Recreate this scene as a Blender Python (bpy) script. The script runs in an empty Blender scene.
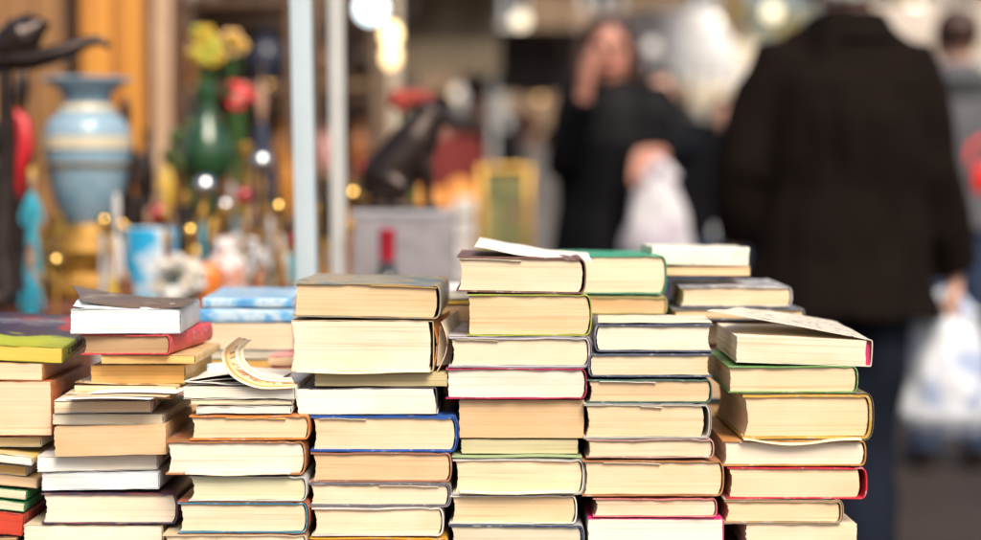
import bpy, bmesh, math, random
from mathutils import Vector, Matrix, noise as mnoise
random.seed(7)
SC = bpy.context.scene
C = SC.collection
R = math.radians
F = 70/36*981.0
CAMZ = 1.10
PITCH = math.atan(80/F)
TABLE_Z = CAMZ-0.334

def at(px, py, Y):
    """world point seen at photo pixel (px,py) at distance Y"""
    a, b = px-490.5, 270-py
    d = Vector((a, F*math.cos(PITCH)+b*math.sin(PITCH), -F*math.sin(PITCH)+b*math.cos(PITCH)))
    d *= Y/d.y
    return Vector((d.x, d.y, d.z+CAMZ))

def n3(x, y=0.0, z=0.0):
    return mnoise.noise(Vector((x, y, z)))

# ------------------------------------------------------------------ materials
_m = {}
def nodes(name):
    m = bpy.data.materials.new(name); m.use_nodes = True
    nt = m.node_tree; b = nt.nodes['Principled BSDF']
    return m, nt, b

def ramp(nt, stops, fac, interp='LINEAR'):
    r = nt.nodes.new('ShaderNodeValToRGB'); r.color_ramp.interpolation = interp
    el = r.color_ramp.elements
    while len(el) < len(stops): el.new(0.5)
    for e, (p, c) in zip(el, stops):
        e.position = p; e.color = (c[0], c[1], c[2], 1)
    nt.links.new(fac, r.inputs['Fac'])
    return r.outputs['Color']

def mixc(nt, a, b, fac, mode='MIX'):
    n = nt.nodes.new('ShaderNodeMix'); n.data_type = 'RGBA'; n.blend_type = mode
    for sock, v in ((n.inputs[6], a), (n.inputs[7], b)):
        if isinstance(v, (tuple, list)): sock.default_value = (v[0], v[1], v[2], 1)
        else: nt.links.new(v, sock)
    if isinstance(fac, (int, float)): n.inputs[0].default_value = fac
    else: nt.links.new(fac, n.inputs[0])
    return n.outputs[2]

def noise_node(nt, scale3, scale=1.0, detail=3.0, rough=0.5, dist=0.0, coord='Object'):
    tc = nt.nodes.new('ShaderNodeTexCoord'); mp = nt.nodes.new('ShaderNodeMapping')
    oi = nt.nodes.new('ShaderNodeObjectInfo')
    ml = nt.nodes.new('ShaderNodeMath'); ml.operation = 'MULTIPLY'; ml.inputs[1].default_value = 37.0
    nt.links.new(oi.outputs['Random'], ml.inputs[0])
    cx = nt.nodes.new('ShaderNodeCombineXYZ')
    for i in range(3): nt.links.new(ml.outputs[0], cx.inputs[i])
    mp.inputs['Scale'].default_value = scale3
    nt.links.new(tc.outputs[coord], mp.inputs['Vector'])
    nt.links.new(cx.outputs[0], mp.inputs['Location'])
    n = nt.nodes.new('ShaderNodeTexNoise')
    n.inputs['Scale'].default_value = scale; n.inputs['Detail'].default_value = detail
    n.inputs['Roughness'].default_value = rough; n.inputs['Distortion'].default_value = dist
    nt.links.new(mp.outputs['Vector'], n.inputs['Vector'])
    return n.outputs['Fac']

def bump(nt, b, h, strength=0.3, dist=0.001):
    bp = nt.nodes.new('ShaderNodeBump'); bp.inputs['Strength'].default_value = strength
    bp.inputs['Distance'].default_value = dist
    nt.links.new(h, bp.inputs['Height']); nt.links.new(bp.outputs['Normal'], b.inputs['Normal'])

def mul(c, k): return tuple(min(1, x*k) for x in c)

PAGE = {'cream': (.85, .69, .51), 'tan': (.75, .55, .36), 'white': (.84, .82, .76), 'ivory': (.84, .75, .62),
        'olive': (.60, .54, .34), 'green': (.72, .75, .58), 'peach': (.86, .62, .42), 'yellow': (.85, .58, .12),
        'gold': (.80, .52, .20), 'pink': (.84, .66, .52), 'blue': (.78, .84, .90), 'brown': (.50, .33, .19),
        'red': (.62, .08, .05), 'grey': (.66, .62, .50)}
def page_mat(key):
    if ('p', key) in _m: return _m[('p', key)]
    c = PAGE[key]
    m, nt, b = nodes('paper_edges_'+key)
    fine = noise_node(nt, (1.3, 1.3, 1000), 1, 2, .6)
    coarse = noise_node(nt, (.8, .8, 120), 1, 1, .6)
    stain = noise_node(nt, (14, 14, 30), 1, 4, .6)
    c1 = ramp(nt, [(.3, mul(c, .84)), (.5, mul(c, .99)), (.75, mul(c, 1.06))], fine)
    c2 = ramp(nt, [(.25, (c[0]*.92, c[1]*.90, c[2]*.86)), (.5, c), (1, mul(c, 1.03))], coarse)
    k = mixc(nt, c1, c2, .5)
    k2 = mixc(nt, k, (c[0]*.92, c[1]*.80, c[2]*.62), ramp(nt, [(.45, (0, 0, 0)), (.75, (.6, .6, .6))], stain))
    line = noise_node(nt, (.8, .8, 330), 1, 1, .4)
    lr = ramp(nt, [(.475, (1, 1, 1)), (.495, (.74, .68, .60)), (.515, (1, 1, 1)), (.60, (1, 1, 1)), (.615, (.84, .80, .74)), (.63, (1, 1, 1))], line)
    k2 = mixc(nt, k2, lr, .85, 'MULTIPLY')
    oi = nt.nodes.new('ShaderNodeObjectInfo')
    tint = ramp(nt, [(0, (1, 1, 1)), (.35, (1.0, .985, .95)), (.6, (.98, .91, .80)), (.8, (.94, .90, .80)), (1, (.90, .80, .65))], oi.outputs['Random'])
    k2 = mixc(nt, k2, tint, .35 if key in ('white', 'blue') else 1.0, 'MULTIPLY')
    nt.links.new(k2, b.inputs['Base Color'])
    b.inputs['Roughness'].default_value = .9; b.inputs['Specular IOR Level'].default_value = .15
    b.inputs['Subsurface Weight'].default_value = .12; b.inputs['Subsurface Radius'].default_value = (.01, .006, .003)
    b.inputs['Subsurface Scale'].default_value = .3
    bump(nt, b, fine, .25, .0004)
    _m[('p', key)] = m; return m

def cover_mat(c, rough=.45, wear=.45):
    key = ('c', tuple(c), rough)
    if key in _m: return _m[key]
    m, nt, b = nodes('cover_board')
    n1 = noise_node(nt, (30, 30, 30), 1, 5, .65)
    n2 = noise_node(nt, (110, 110, 110), 1, 4, .65)
    k = ramp(nt, [(.3, mul(c, .72)), (.55, c), (.8, mul(c, 1.15))], n1)
    worn = tuple(x*.45+.30 for x in c)
    k = mixc(nt, k, worn, ramp(nt, [(.56, (0, 0, 0)), (.66, (wear*2,)*3)], n2))
    nt.links.new(k, b.inputs['Base Color']); b.inputs['Roughness'].default_value = rough
    b.inputs['Specular IOR Level'].default_value = .4
    bump(nt, b, n2, .2, .0005)
    _m[key] = m; return m

def art_mat(name, cols, scale=12, rough=.3, stretch=(1, 1, 1), interp='LINEAR', dist=1.2, detail=3):
    if ('a', name) in _m: return _m[('a', name)]
    m, nt, b = nodes(name)
    n1 = noise_node(nt, stretch, scale, detail, .6, dist)
    n = len(cols)
    st = [(.30+.42*i/max(1, n-1), c) for i, c in enumerate(cols)]
    k = ramp(nt, st, n1, interp)
    nt.links.new(k, b.inputs['Base Color']); b.inputs['Roughness'].default_value = rough
    _m[('a', name)] = m; return m

def plain(name, c, rough=.6, metal=0, var=.15, scale=12, bmp=.1, coat=0, spec=.5):
    key = ('s', name)
    if key in _m: return _m[key]
    m, nt, b = nodes(name)
    n1 = noise_node(nt, (1, 1, 1), scale, 5, .6)
    k = ramp(nt, [(.25, mul(c, 1-var*1.6)), (.5, c), (.8, mul(c, 1+var))], n1)
    nt.links.new(k, b.inputs['Base Color']); b.inputs['Roughness'].default_value = rough
    b.inputs['Metallic'].default_value = metal; b.inputs['Coat Weight'].default_value = coat
    b.inputs['Specular IOR Level'].default_value = spec
    if bmp: bump(nt, b, n1, bmp, .01)
    _m[key] = m; return m

def emit(name, c, s):
    m, nt, b = nodes(name)
    b.inputs['Base Color'].default_value = (c[0], c[1], c[2], 1)
    b.inputs['Emission Color'].default_value = (c[0], c[1], c[2], 1); b.inputs['Emission Strength'].default_value = s
    return m

# ------------------------------------------------------------------ object helpers
def link_mesh(name, bm, mats, parent=None, sharp=40, recalc=True):
    if recalc: bmesh.ops.recalc_face_normals(bm, faces=bm.faces)
    me = bpy.data.meshes.new(name); bm.to_mesh(me); bm.free()
    for p in me.polygons: p.use_smooth = True
    me.set_sharp_from_angle(angle=R(sharp))
    if not isinstance(mats, (list, tuple)): mats = [mats]
    for m in mats: me.materials.append(m)
    o = bpy.data.objects.new(name, me); C.objects.link(o)
    if parent is not None: o.parent = parent
    return o

def thing(name, label, cat, loc=(0, 0, 0), rot=(0, 0, 0), group=None):
    o = bpy.data.objects.new(name, None); C.objects.link(o)
    o.empty_display_size = .05
    o.location = loc; o.rotation_euler = rot
    o['label'] = label; o['category'] = cat
    if group: o['group'] = group
    return o
def tag(o, label, cat, group=None):
    o['label'] = label; o['category'] = cat
    if group: o['group'] = group
    return o
def struct(o, kind='structure'):
    o['kind'] = kind; return o

def add_box(bm, c, s, bev=0.0, rot=None, mi=0):
    r = bmesh.ops.create_cube(bm, size=1.0)
    vs = r['verts']
    M = Matrix.Translation(c) @ (rot.to_4x4() if rot else Matrix()) @ Matrix.Diagonal((s[0], s[1], s[2], 1))
    bmesh.ops.transform(bm, matrix=M, verts=vs)
    fs = list({f for v in vs for f in v.link_faces})
    if bev > 0:
        es = list({e for v in vs for e in v.link_edges})
        g = bmesh.ops.bevel(bm, geom=es, offset=bev, segments=2, affect='EDGES', profile=.6)
        fs = g['faces'] + [f for f in fs if f.is_valid]
    for f in fs:
        if f.is_valid: f.material_index = mi

def add_lathe(bm, c, prof, seg=28, ruffle=0, mi=0, sx=1, sy=1, nr=8):
    rings = []
    for i, (r, z) in enumerate(prof):
        ring = []
        for k in range(seg):
            a = 2*math.pi*k/seg
            rr = r*(1+(ruffle*math.sin(a*nr) if i == len(prof)-1 or i == len(prof)-2 else 0))
            ring.append(bm.verts.new((c[0]+rr*math.cos(a)*sx, c[1]+rr*math.sin(a)*sy, c[2]+z)))
        rings.append(ring)
    for a, b in zip(rings, rings[1:]):
        for k in range(seg):
            f = bm.faces.new((a[k], a[(k+1) % seg], b[(k+1) % seg], b[k])); f.material_index = mi
    for ring in (rings[0], rings[-1]):
        f = bm.faces.new(ring); f.material_index = mi
    return rings

def add_tube(bm, pts, radii, seg=12, mi=0, side=None, cap=True):
    """loft of ellipses; radii: r or (r_side, r_other) per point"""
    pts = [Vector(p) for p in pts]
    n = len(pts); rings = []
    ref = Vector(side) if side else None
    for i, p in enumerate(pts):
        t = (pts[min(i+1, n-1)]-pts[max(i-1, 0)]).normalized()
        if ref is None:
            ref = Vector((1, 0, 0)) if abs(t.x) < .8 else Vector((0, 1, 0))
        s = (ref-t*ref.dot(t))
        if s.length < 1e-4: s = t.orthogonal()
        s.normalize(); q = t.cross(s); ref = s
        r = radii[i] if isinstance(radii[i], (tuple, list)) else (radii[i], radii[i])
        rings.append([bm.verts.new(p+s*math.cos(2*math.pi*k/seg)*r[0]+q*math.sin(2*math.pi*k/seg)*r[1]) for k in range(seg)])
    for a, b in zip(rings, rings[1:]):
        for k in range(seg):
            f = bm.faces.new((a[k], a[(k+1) % seg], b[(k+1) % seg], b[k])); f.material_index = mi
    if cap:
        for ring in (rings[0], rings[-1]):
            f = bm.faces.new(ring); f.material_index = mi

def add_ball(bm, c, s, seg=16, mi=0):
    if not isinstance(s, (tuple, list)): s = (s, s, s)
    r = bmesh.ops.create_uvsphere(bm, u_segments=seg, v_segments=max(6, seg//2+2), radius=1)
    bmesh.ops.transform(bm, matrix=Matrix.Translation(c) @ Matrix.Diagonal((*s, 1)), verts=r['verts'])
    for f in {f for v in r['verts'] for f in v.link_faces}: f.material_index = mi

def remeshed(name, bm, mat, parent, voxel=.008, fold=0, fscale=8, smooth=4):
    """one continuous surface out of overlapping lofts"""
    bmesh.ops.recalc_face_normals(bm, faces=bm.faces)
    me = bpy.data.meshes.new(name+'_src'); bm.to_mesh(me); bm.free()
    o = bpy.data.objects.new(name, me); C.objects.link(o)
    md = o.modifiers.new('r', 'REMESH'); md.mode = 'VOXEL'; md.voxel_size = voxel
    ms = o.modifiers.new('s', 'SMOOTH'); ms.iterations = smooth; ms.factor = .6
    dg = bpy.context.evaluated_depsgraph_get(); dg.update()
    nm = bpy.data.meshes.new_from_object(o.evaluated_get(dg))
    o.modifiers.clear(); o.data = nm; bpy.data.meshes.remove(me); nm.name = name
    if fold:
        ns = [v.normal.copy() for v in nm.vertices]
        for v, nn in zip(nm.vertices, ns):
            p = v.co
            d = n3(p.x*fscale, p.y*fscale, p.z*fscale*.45)+.5*n3(p.x*fscale*2.3, p.y*fscale*2.3+9, p.z*fscale)
            v.co = p+nn*d*fold
    for p in nm.polygons: p.use_smooth = True
    nm.materials.append(mat); o.parent = parent
    return o

# ------------------------------------------------------------------ books
def grid_box(nx, ny, nz, fn):
    bm = bmesh.new(); V = {}
    def v(i, j, k):
        if (i, j, k) not in V: V[(i, j, k)] = bm.verts.new(fn(i/nx, j/ny, k/nz))
        return V[(i, j, k)]
    for i in range(nx):
        for k in range(nz):
            for j in (0, ny): bm.faces.new((v(i, j, k), v(i+1, j, k), v(i+1, j, k+1), v(i, j, k+1)))
    for j in range(ny):
        for k in range(nz):
            for i in (0, nx): bm.faces.new((v(i, j, k), v(i, j+1, k), v(i, j+1, k+1), v(i, j, k+1)))
    for i in range(nx):
        for j in range(ny):
            for k in (0, nz): bm.faces.new((v(i, j, k), v(i+1, j, k), v(i+1, j+1, k), v(i, j+1, k)))
    return bm

def cover_bm(W, D, T, tc, b, oh, sgn, seed, lift=0, off=0, amp=.0006, twist=.5, top=True, bottom=True, corner=0):
    """C-shaped case: board, spine, board. off pushes it outwards for a jacket"""
    path = []
    nx = 18
    xs, xe = -W/2, W/2-b
    def wave(x, s): return amp*n3(x*22+seed*3.1, s*5.0+seed)+amp*.5*n3(x*70+seed, s*3)
    if top:
        for i in range(nx+1):
            t = i/nx; x = xs+(xe-xs)*t
            path.append(('t', x, T-tc/2, t))
    m = 10
    for i in range(1, m):
        a = math.pi/2-math.pi*i/m
        ex = .75
        cx = abs(math.cos(a))**ex; sz = math.copysign(abs(math.sin(a))**ex, math.sin(a))
        path.append(('s', xe+(b-tc/2)*cx, T/2+(T/2-tc/2)*sz, 0))
    if bottom:
        for i in range(nx+1):
            t = 1-i/nx; x = xs+(xe-xs)*t
            path.append(('b', x, tc/2, t))
    ny = 5
    bm = bmesh.new(); rows = []
    for j in range(ny+1):
        yy = -oh+(D+2*oh)*j/ny; w = j/ny
        P = []
        for kind, x, z, t in path:
            z2 = z
            if kind == 't':
                z2 += wave(x, 1+w*.6)+lift*(1-t)**1.7*(1-twist*w)
                z2 += corner*max(0, 1-t-.55)*max(0, .35-w)*8
                if b > .004 and .90 < t < .99: z2 -= .0008
            elif kind == 'b': z2 += wave(x, 7+w*.6)*.6
            P.append(Vector((x*1.0, yy, z2)))
        rows_o, rows_i = [], []
        if j in (0, ny):
            for q_, p_ in enumerate(P): p_.y += .0011*n3(p_.x*75+seed*5, p_.z*60+j)+.0005*n3(p_.x*260, seed+j)
        for i, p in enumerate(P):
            q = P[min(i+1, len(P)-1)]-P[max(i-1, 0)]
            nn = Vector((-q.z, 0, q.x)).normalized()
            rows_o.append(bm.verts.new(((p+nn*(tc/2+off)).x*sgn, p.y, (p+nn*(tc/2+off)).z)))
            rows_i.append(bm.verts.new(((p-nn*(tc/2-off)).x*sgn, p.y, (p-nn*(tc/2-off)).z)))
        rows.append((rows_o, rows_i))
    n = len(path)
    for (a, ai), (c, ci) in zip(rows, rows[1:]):
        for i in range(n-1):
            bm.faces.new((a[i], a[i+1], c[i+1], c[i])); bm.faces.new((ai[i], ai[i+1], ci[i+1], ci[i]))
        for i in (0, n-1): bm.faces.new((a[i], ai[i], ci[i], c[i]))
    for a, ai in (rows[0], rows[-1]):
        for i in range(n-1): bm.faces.new((a[i], a[i+1], ai[i+1], ai[i]))
    return bm

def pages_bm(W, D, T, tc, b, oh, sgn, seed, rnd, gap=0, skew=0, inset=0.0):
    x0, x1 = -W/2+oh, W/2-b-gap
    z0, z1 = tc+.0002, T-tc-.0002
    def fn(u, v, w):
        q = 1-(2*w-1)**2
        xl = x0+rnd*q*.9+skew*(w-.5)
        xr = x1+max(rnd*q, (b-tc-.0012)*(q**.6) if b > .003 else 0)-gap*.2*q+skew*(w-.5)
        xl += .0012*n3(w*9+seed, 3.3)
        xr += .0006*n3(w*9+seed, 6.3)
        x = xl+(xr-xl)*u
        y = D*v
        if v == 0:
            y += inset+.0007*n3(u*2+seed, w*1.1)
        z = z0+(z1-z0)*w+.0004*n3(u*4+seed, w*2+3)
        return (x*sgn, y, z)
    return grid_box(18, 3, 14, fn)

def sheet(name, fn, mats, parent, thick=.0004, nu=20, nv=10):
    """thin paper or cover from a surface function"""
    bm = bmesh.new(); G = []
    for i in range(nu+1): G.append([Vector(fn(i/nu, j/nv)) for j in range(nv+1)])
    top = []; bot = []
    for i in range(nu+1):
        a = []; c = []
        for j in range(nv+1):
            du = G[min(i+1, nu)][j]-G[max(i-1, 0)][j]; dv = G[i][min(j+1, nv)]-G[i][max(j-1, 0)]
            nn = du.cross(dv).normalized()
            if nn.z < 0: nn = -nn
            a.append(bm.verts.new(G[i][j]+nn*thick)); c.append(bm.verts.new(G[i][j]))
        top.append(a); bot.append(c)
    for i in range(nu):
        for j in range(nv):
            f = bm.faces.new((top[i][j], top[i+1][j], top[i+1][j+1], top[i][j+1]))
            if isinstance(mats, (list, tuple)) and len(mats) > 2: f.material_index = j % len(mats)
            f = bm.faces.new((bot[i][j], bot[i+1][j], bot[i+1][j+1], bot[i][j+1]))
            if isinstance(mats, (list, tuple)) and len(mats) == 2: f.material_index = 1
            elif isinstance(mats, (list, tuple)) and len(mats) > 2:
                f.material_index = j % len(mats)
    for i in range(nu):
        for j in (0, nv): bm.faces.new((top[i][j], top[i+1][j], bot[i+1][j], bot[i][j]))
    for j in range(nv):
        for i in (0, nu): bm.faces.new((top[i][j], top[i][j+1], bot[i][j+1], bot[i][j]))
    return link_mesh(name, bm, mats, parent)

def quad_sheet(name, corners, mats, parent, bulge=0, wav=.001, seed=0, thick=.0004, edge=0):
    P = [Vector(c) for c in corners]  # front-left, front-right, back-right, back-left
    o = parent.location
    Mi = parent.matrix_basis.inverted()
    def fn(u, v):
        p = (P[0]*(1-u)+P[1]*u)*(1-v)+(P[3]*(1-u)+P[2]*u)*v
        p = p.copy()
        p.z += bulge*4*u*(1-u)+wav*n3(u*4+seed, v*3)+edge*(u**3)
        return Mi @ p
    return sheet(name, fn, mats, parent, thick)

NB = [0]
def book(label, Y, x0, x1, yt, yb, page, cov, spine='R', hard=True, D=.19, yaw=None, roll=0, pitch=0, lift=0, corner=0,
         jacket=None, rnd=None, gap=0, slip=None, art=None, name=None, group=None, gloss=.45, tc=None, amp=None, skew=0,
         cover=True, z0=None, z1=None, inset=0, twist=.5, cat=None, top_open=False):
    NB[0] += 1; seed = NB[0]*1.73
    a = at(x0, yb if yb else 540, Y); b_ = at(x1, yt, Y)
    bot = z0 if z0 is not None else (TABLE_Z+.0006 if yb is None else a.z)
    topz = b_.z
    T = topz-bot-.0006
    W = b_.x-a.x
    if yaw is None: yaw = random.uniform(-1, 1)*.9
    name = name or ('hardback_book' if hard else 'paperback_book')
    th = thing(name, label, cat or 'book', ((a.x+b_.x)/2, Y, bot+.0003), (R(pitch), -R(roll), R(yaw)), group or 'secondhand books piled on the stall')
    tc_ = (tc or (.0013 if hard else .00045))*(.9+.3*random.random())
    oh = .0022 if hard else .0003
    bb = (.10*T+.003) if hard else .0015
    r_ = rnd if rnd is not None else (.06*T+.001 if hard else 0)
    am = amp if amp is not None else (.0009 if hard else .0010)
    cm = art if art else cover_mat(cov, gloss)
    pm = page_mat(page)
    if spine in ('L', 'R'):
        s = 1 if spine == 'R' else -1
        if cover:
            o = link_mesh('cover', cover_bm(W, D, T, tc_, bb, oh, s, seed, lift, 0, am, twist, top=not top_open, corner=corner), cm, th)
        link_mesh('page_block', pages_bm(W, D, T, tc_ if cover else 0, bb if cover else 0, oh, s, seed, r_, gap, skew, inset), pm, th)
        if jacket: link_mesh('dust_jacket', cover_bm(W+.0008, D*.985, T, .0003, bb, oh, s, seed, lift, tc_*.5+.0002, am, twist), cover_mat(jacket, .25), th)
        if slip:
            u0, u1, sc = slip
            def fs(u, v): return ((-W/2+W*(u0+(u1-u0)*u))*1, -oh-.0006+.02*v, T-tc_-.0009-.0012*(u**2)-.0006*n3(u*5+seed))
            sheet('loose_leaf', fs, page_mat(sc), th, .0005, 12, 2)
    else:
        # fore-edge or spine faces the camera: build sideways and turn it
        s = 1 if spine == 'B' else -1
        o1 = link_mesh('cover', cover_bm(D, W, T, tc_, bb, oh, 1, seed, lift, 0, am, twist, corner=corner), cm, th) if cover else None
        o2 = link_mesh('page_block', pages_bm(D, W, T, tc_ if cover else 0, bb, oh, 1, seed, r_, gap, skew), pm, th)
        for o in (o1, o2):
            if o is None: continue
            if spine == 'B': M = Matrix.Rotation(R(90), 4, 'Z')     # fore-edge to the camera
            else: M = Matrix.Rotation(R(-90), 4, 'Z')               # spine to the camera
            off = Vector((W/2, D/2, 0)) if spine == 'B' else Vector((-W/2, D/2, 0))
            o.data.transform(Matrix.Translation(off) @ M)
    return th

ORD = ['first', 'second', 'third', 'fourth', 'fifth', 'sixth', 'seventh', 'eighth', 'ninth', 'tenth', 'eleventh', 'twelfth', 'thirteenth', 'fourteenth', 'fifteenth']
BK = {}
def stack(key, phrase, Y, rows, group, D=.19):
    """rows: (desc, x0, x1, yt, yb, page, cover, opts) from the top book down; None as yb = stands on the table"""
    for i, r in enumerate(rows):
        desc, x0, x1, yt, yb, page, cov, op = r
        op = dict(op); Yb = Y+op.pop('dy', 0)
        op.setdefault('D', D)
        where = 'topmost' if i == 0 else ORD[i]+' from top'
        lab = '%s, %s %s' % (desc, where, phrase)
        assert 4 <= len(lab.split()) <= 16, lab
        BK[key+str(i+1)] = book(lab, Yb, x0, x1, yt, yb, page, cov, group=group, **op)

# cover colours (linear)
CREAM = (.72, .60, .42); BROWN = (.16, .07, .05); ORANGE = (.60, .24, .06); BLUE = (.05, .14, .48); NAVY = (.03, .05, .12)
WHITE = (.80, .78, .74); GREEN = (.03, .32, .18); RED = (.62, .05, .05); MAG = (.55, .02, .10); LIME = (.45, .50, .06)
GREY = (.35, .34, .36); DGREEN = (.06, .13, .10); TEAL = (.03, .25, .38); OCHRE = (.62, .38, .08); LBLUE = (.16, .42, .68); PINK = (.75, .32, .30)
TAN = (.55, .36, .18)

def mag_art():
    m, nt, b = nodes('cover_print_green_and_navy')
    tc = nt.nodes.new('ShaderNodeTexCoord'); sp = nt.nodes.new('ShaderNodeSeparateXYZ'); nt.links.new(tc.outputs['Object'], sp.inputs[0])
    n1 = noise_node(nt, (1, 1.5, 1), 22, 3, .6, 1.5)
    ad = nt.nodes.new('ShaderNodeMath'); ad.operation = 'MULTIPLY_ADD'; ad.inputs[1].default_value = .09; nt.links.new(n1, ad.inputs[0]); nt.links.new(sp.outputs['Y'], ad.inputs[2])
    a = nt.nodes.new('ShaderNodeMath'); a.operation = 'MULTIPLY'; a.inputs[1].default_value = 3.4; nt.links.new(ad.outputs[0], a.inputs[0])
    k = ramp(nt, [(.10, (.30, .34, .03)), (.24, (.50, .56, .04)), (.34, (.42, .50, .05)), (.39, (.04, .04, .07)), (.62, (.03, .04, .09)), (.70, (.22, .22, .26)), (.78, (.03, .03, .06))], a.outputs[0])
    n2 = noise_node(nt, (1, 1, 1), 9, 1, .5)
    k = mixc(nt, k, (.45, .03, .04), ramp(nt, [(.60, (0, 0, 0)), (.63, (1, 1, 1))], n2))
    nt.links.new(k, b.inputs['Base Color']); b.inputs['Roughness'].default_value = .25
    return m
art_mag = mag_art()
art_grey = art_mat('cover_print_dusky', [(.06, .055, .055), (.14, .12, .11), (.05, .06, .09), (.32, .28, .22)], 12, .25)
art_bgrey = art_mat('cover_print_blue_grey', [(.08, .14, .20), (.22, .26, .24), (.42, .30, .16), (.16, .15, .13), (.50, .40, .26)], 11, .35)
art_white = art_mat('cover_print_white_yellow', [(.8, .78, .72), (.82, .80, .76), (.75, .50, .06), (.80, .77, .70)], 14, .3, (1, 2, 1))
art_blue = art_mat('cover_print_sky_blue', [(.10, .36, .66), (.14, .42, .70), (.55, .68, .76), (.12, .38, .66), (.10, .30, .60)], 16, .3, (.8, 3.2, 2))
art_map = art_mat('cover_print_town_drawing', [(.74, .60, .44), (.82, .74, .60), (.82, .74, .60), (.80, .70, .54), (.82, .74, .60), (.08, .08, .12), (.50, .40, .30)], 95, .35, (1, 1, 1), dist=.6)
art_navy = art_mat('cover_print_silver_navy', [(.62, .62, .62), (.70, .68, .66), (.20, .22, .30), (.60, .55, .50)], 15, .28)
art_maroon = art_mat('cover_print_maroon', [(.10, .04, .07), (.20, .07, .08), (.06, .05, .10), (.35, .20, .16)], 18, .3)
art_orange = art_mat('spine_print_orange', [(.62, .28, .09), (.66, .32, .12), (.60, .26, .08), (.12, .10, .08)], 60, .35)
art_strip = art_mat('curl_print', [(.70, .40, .14), (.78, .62, .40), (.30, .14, .07), (.76, .48, .20), (.80, .74, .66)], 30, .25, (1, 1, 3.5), dist=1)

# ---- far left stack
G1 = 'books stacked at the left end of the stall'
zr = dict(roll=-6, hard=False, D=.17)
stack('Z', 'of far left edge stack', 1.80, [
 ('glossy green and navy paperback with yellow edges', -62, 63, 345, 361, 'yellow', None, dict(hard=False, art=art_mag, pitch=4.2, roll=-2.2, D=.21, lift=.002)),
 ('tan paperback with printed orange spine', -62, 43, 362, 380, 'cream', None, dict(hard=False, art=art_orange, roll=-1.2)),
 ('thick peach-edged book with orange red spine', -64, 52, 381, 436, 'peach', (.60, .19, .07), dict(hard=False, rnd=0, D=.18)),
 ('thin grey-edged book', -60, 42, 437, 447, 'olive', (.6, .56, .48), dict(hard=False, dy=.01)),
 ('white magazine with yellow drawing on cover', -60, 33, 452, 461, 'white', None, dict(zr, art=art_white, name='magazine', dy=-.012)),
 ('cream slanting paperback', -60, 27, 462, 472, 'gold', WHITE, dict(zr)),
 ('tan slanting paperback jutting out to the right', -60, 38, 473, 484, 'tan', TAN, dict(zr)),
 ('ivory slanting paperback with green cover', -60, 27, 486, 496, 'ivory', (.05, .28, .10), dict(zr)),
 ('ivory slanting paperback over the red one', -60, 25, 498, 508, 'ivory', (.05, .30, .12), dict(zr)),
 ('red-edged slanting paperback', -60, 23, 510, 532, 'red', (.60, .09, .06), dict(zr)),
 ('flat brown paperback', -60, 18, 537, None, 'brown', (.2, .09, .05), dict(hard=False)),
], G1)

# ---- second, messy stack
G2 = 'books of the messy stack left of the curled strip'
stack('A', 'of second stack from left', 1.78, [
 ('white thick paperback, its dark cover curling up', 71, 181, 309, 334, 'blue', (.55, .57, .60), dict(hard=False, D=.15, yaw=2.0, rnd=0, dy=.0)),
 ('red hardback with tan pages and round spine', 81, 172, 334, 355, 'brown', (.62, .06, .07), dict(hard=True, D=.165, yaw=-5, dy=.004, roll=.5)),
 ('thin cream paperback jutting out right', 101, 196, 355, 364, 'gold', (.66, .45, .2), dict(hard=False, dy=.006, D=.15)),
 ('deep yellow paperback with bare edges', 91, 186, 365, 384, 'gold', (.64, .42, .12), dict(hard=False, dy=.02, D=.15, yaw=-1)),
 ('loose orange and white magazine', 74, 178, 385, 393, 'cream', None, dict(hard=False, art=art_strip, D=.16, dy=.01, yaw=-3, name='magazine', lift=.003)),
 ('thin peach magazine under the loose one', 66, 172, 394, 400, 'peach', (.7, .55, .38), dict(hard=False, D=.17, yaw=2, name='magazine', lift=.001)),
 ('paperback with white spine and red mark', 55, 152, 401, 413, 'cream', WHITE, dict(hard=False, yaw=3.2, D=.18, lift=.001)),
 ('thin grey-edged paperback', 53, 164, 414, 425, 'grey', (.62, .56, .44), dict(hard=False, D=.17)),
 ('tilted tan-edged bare paperback', 55, 166, 426, 456, 'tan', (.5, .3, .14), dict(hard=False, cover=False, roll=1.4, D=.16, dy=-.012)),
 ('white paperback with black lettering on its spine', 38, 158, 455, 471, 'white', WHITE, dict(hard=False, D=.18, spine='R', roll=1.0, yaw=2)),
 ('bluish white thick paperback', 42, 160, 472, 490, 'blue', (.75, .78, .82), dict(hard=False, D=.17, roll=.8)),
 ('maroon and orange hardback', 42, 178, 493, 524, 'ivory', None, dict(art=art_maroon, D=.2, roll=0)),
 ('wide cream book without visible cover', 24, 163, 525, None, 'ivory', CREAM, dict(hard=False, D=.19)),
], G2)

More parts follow.
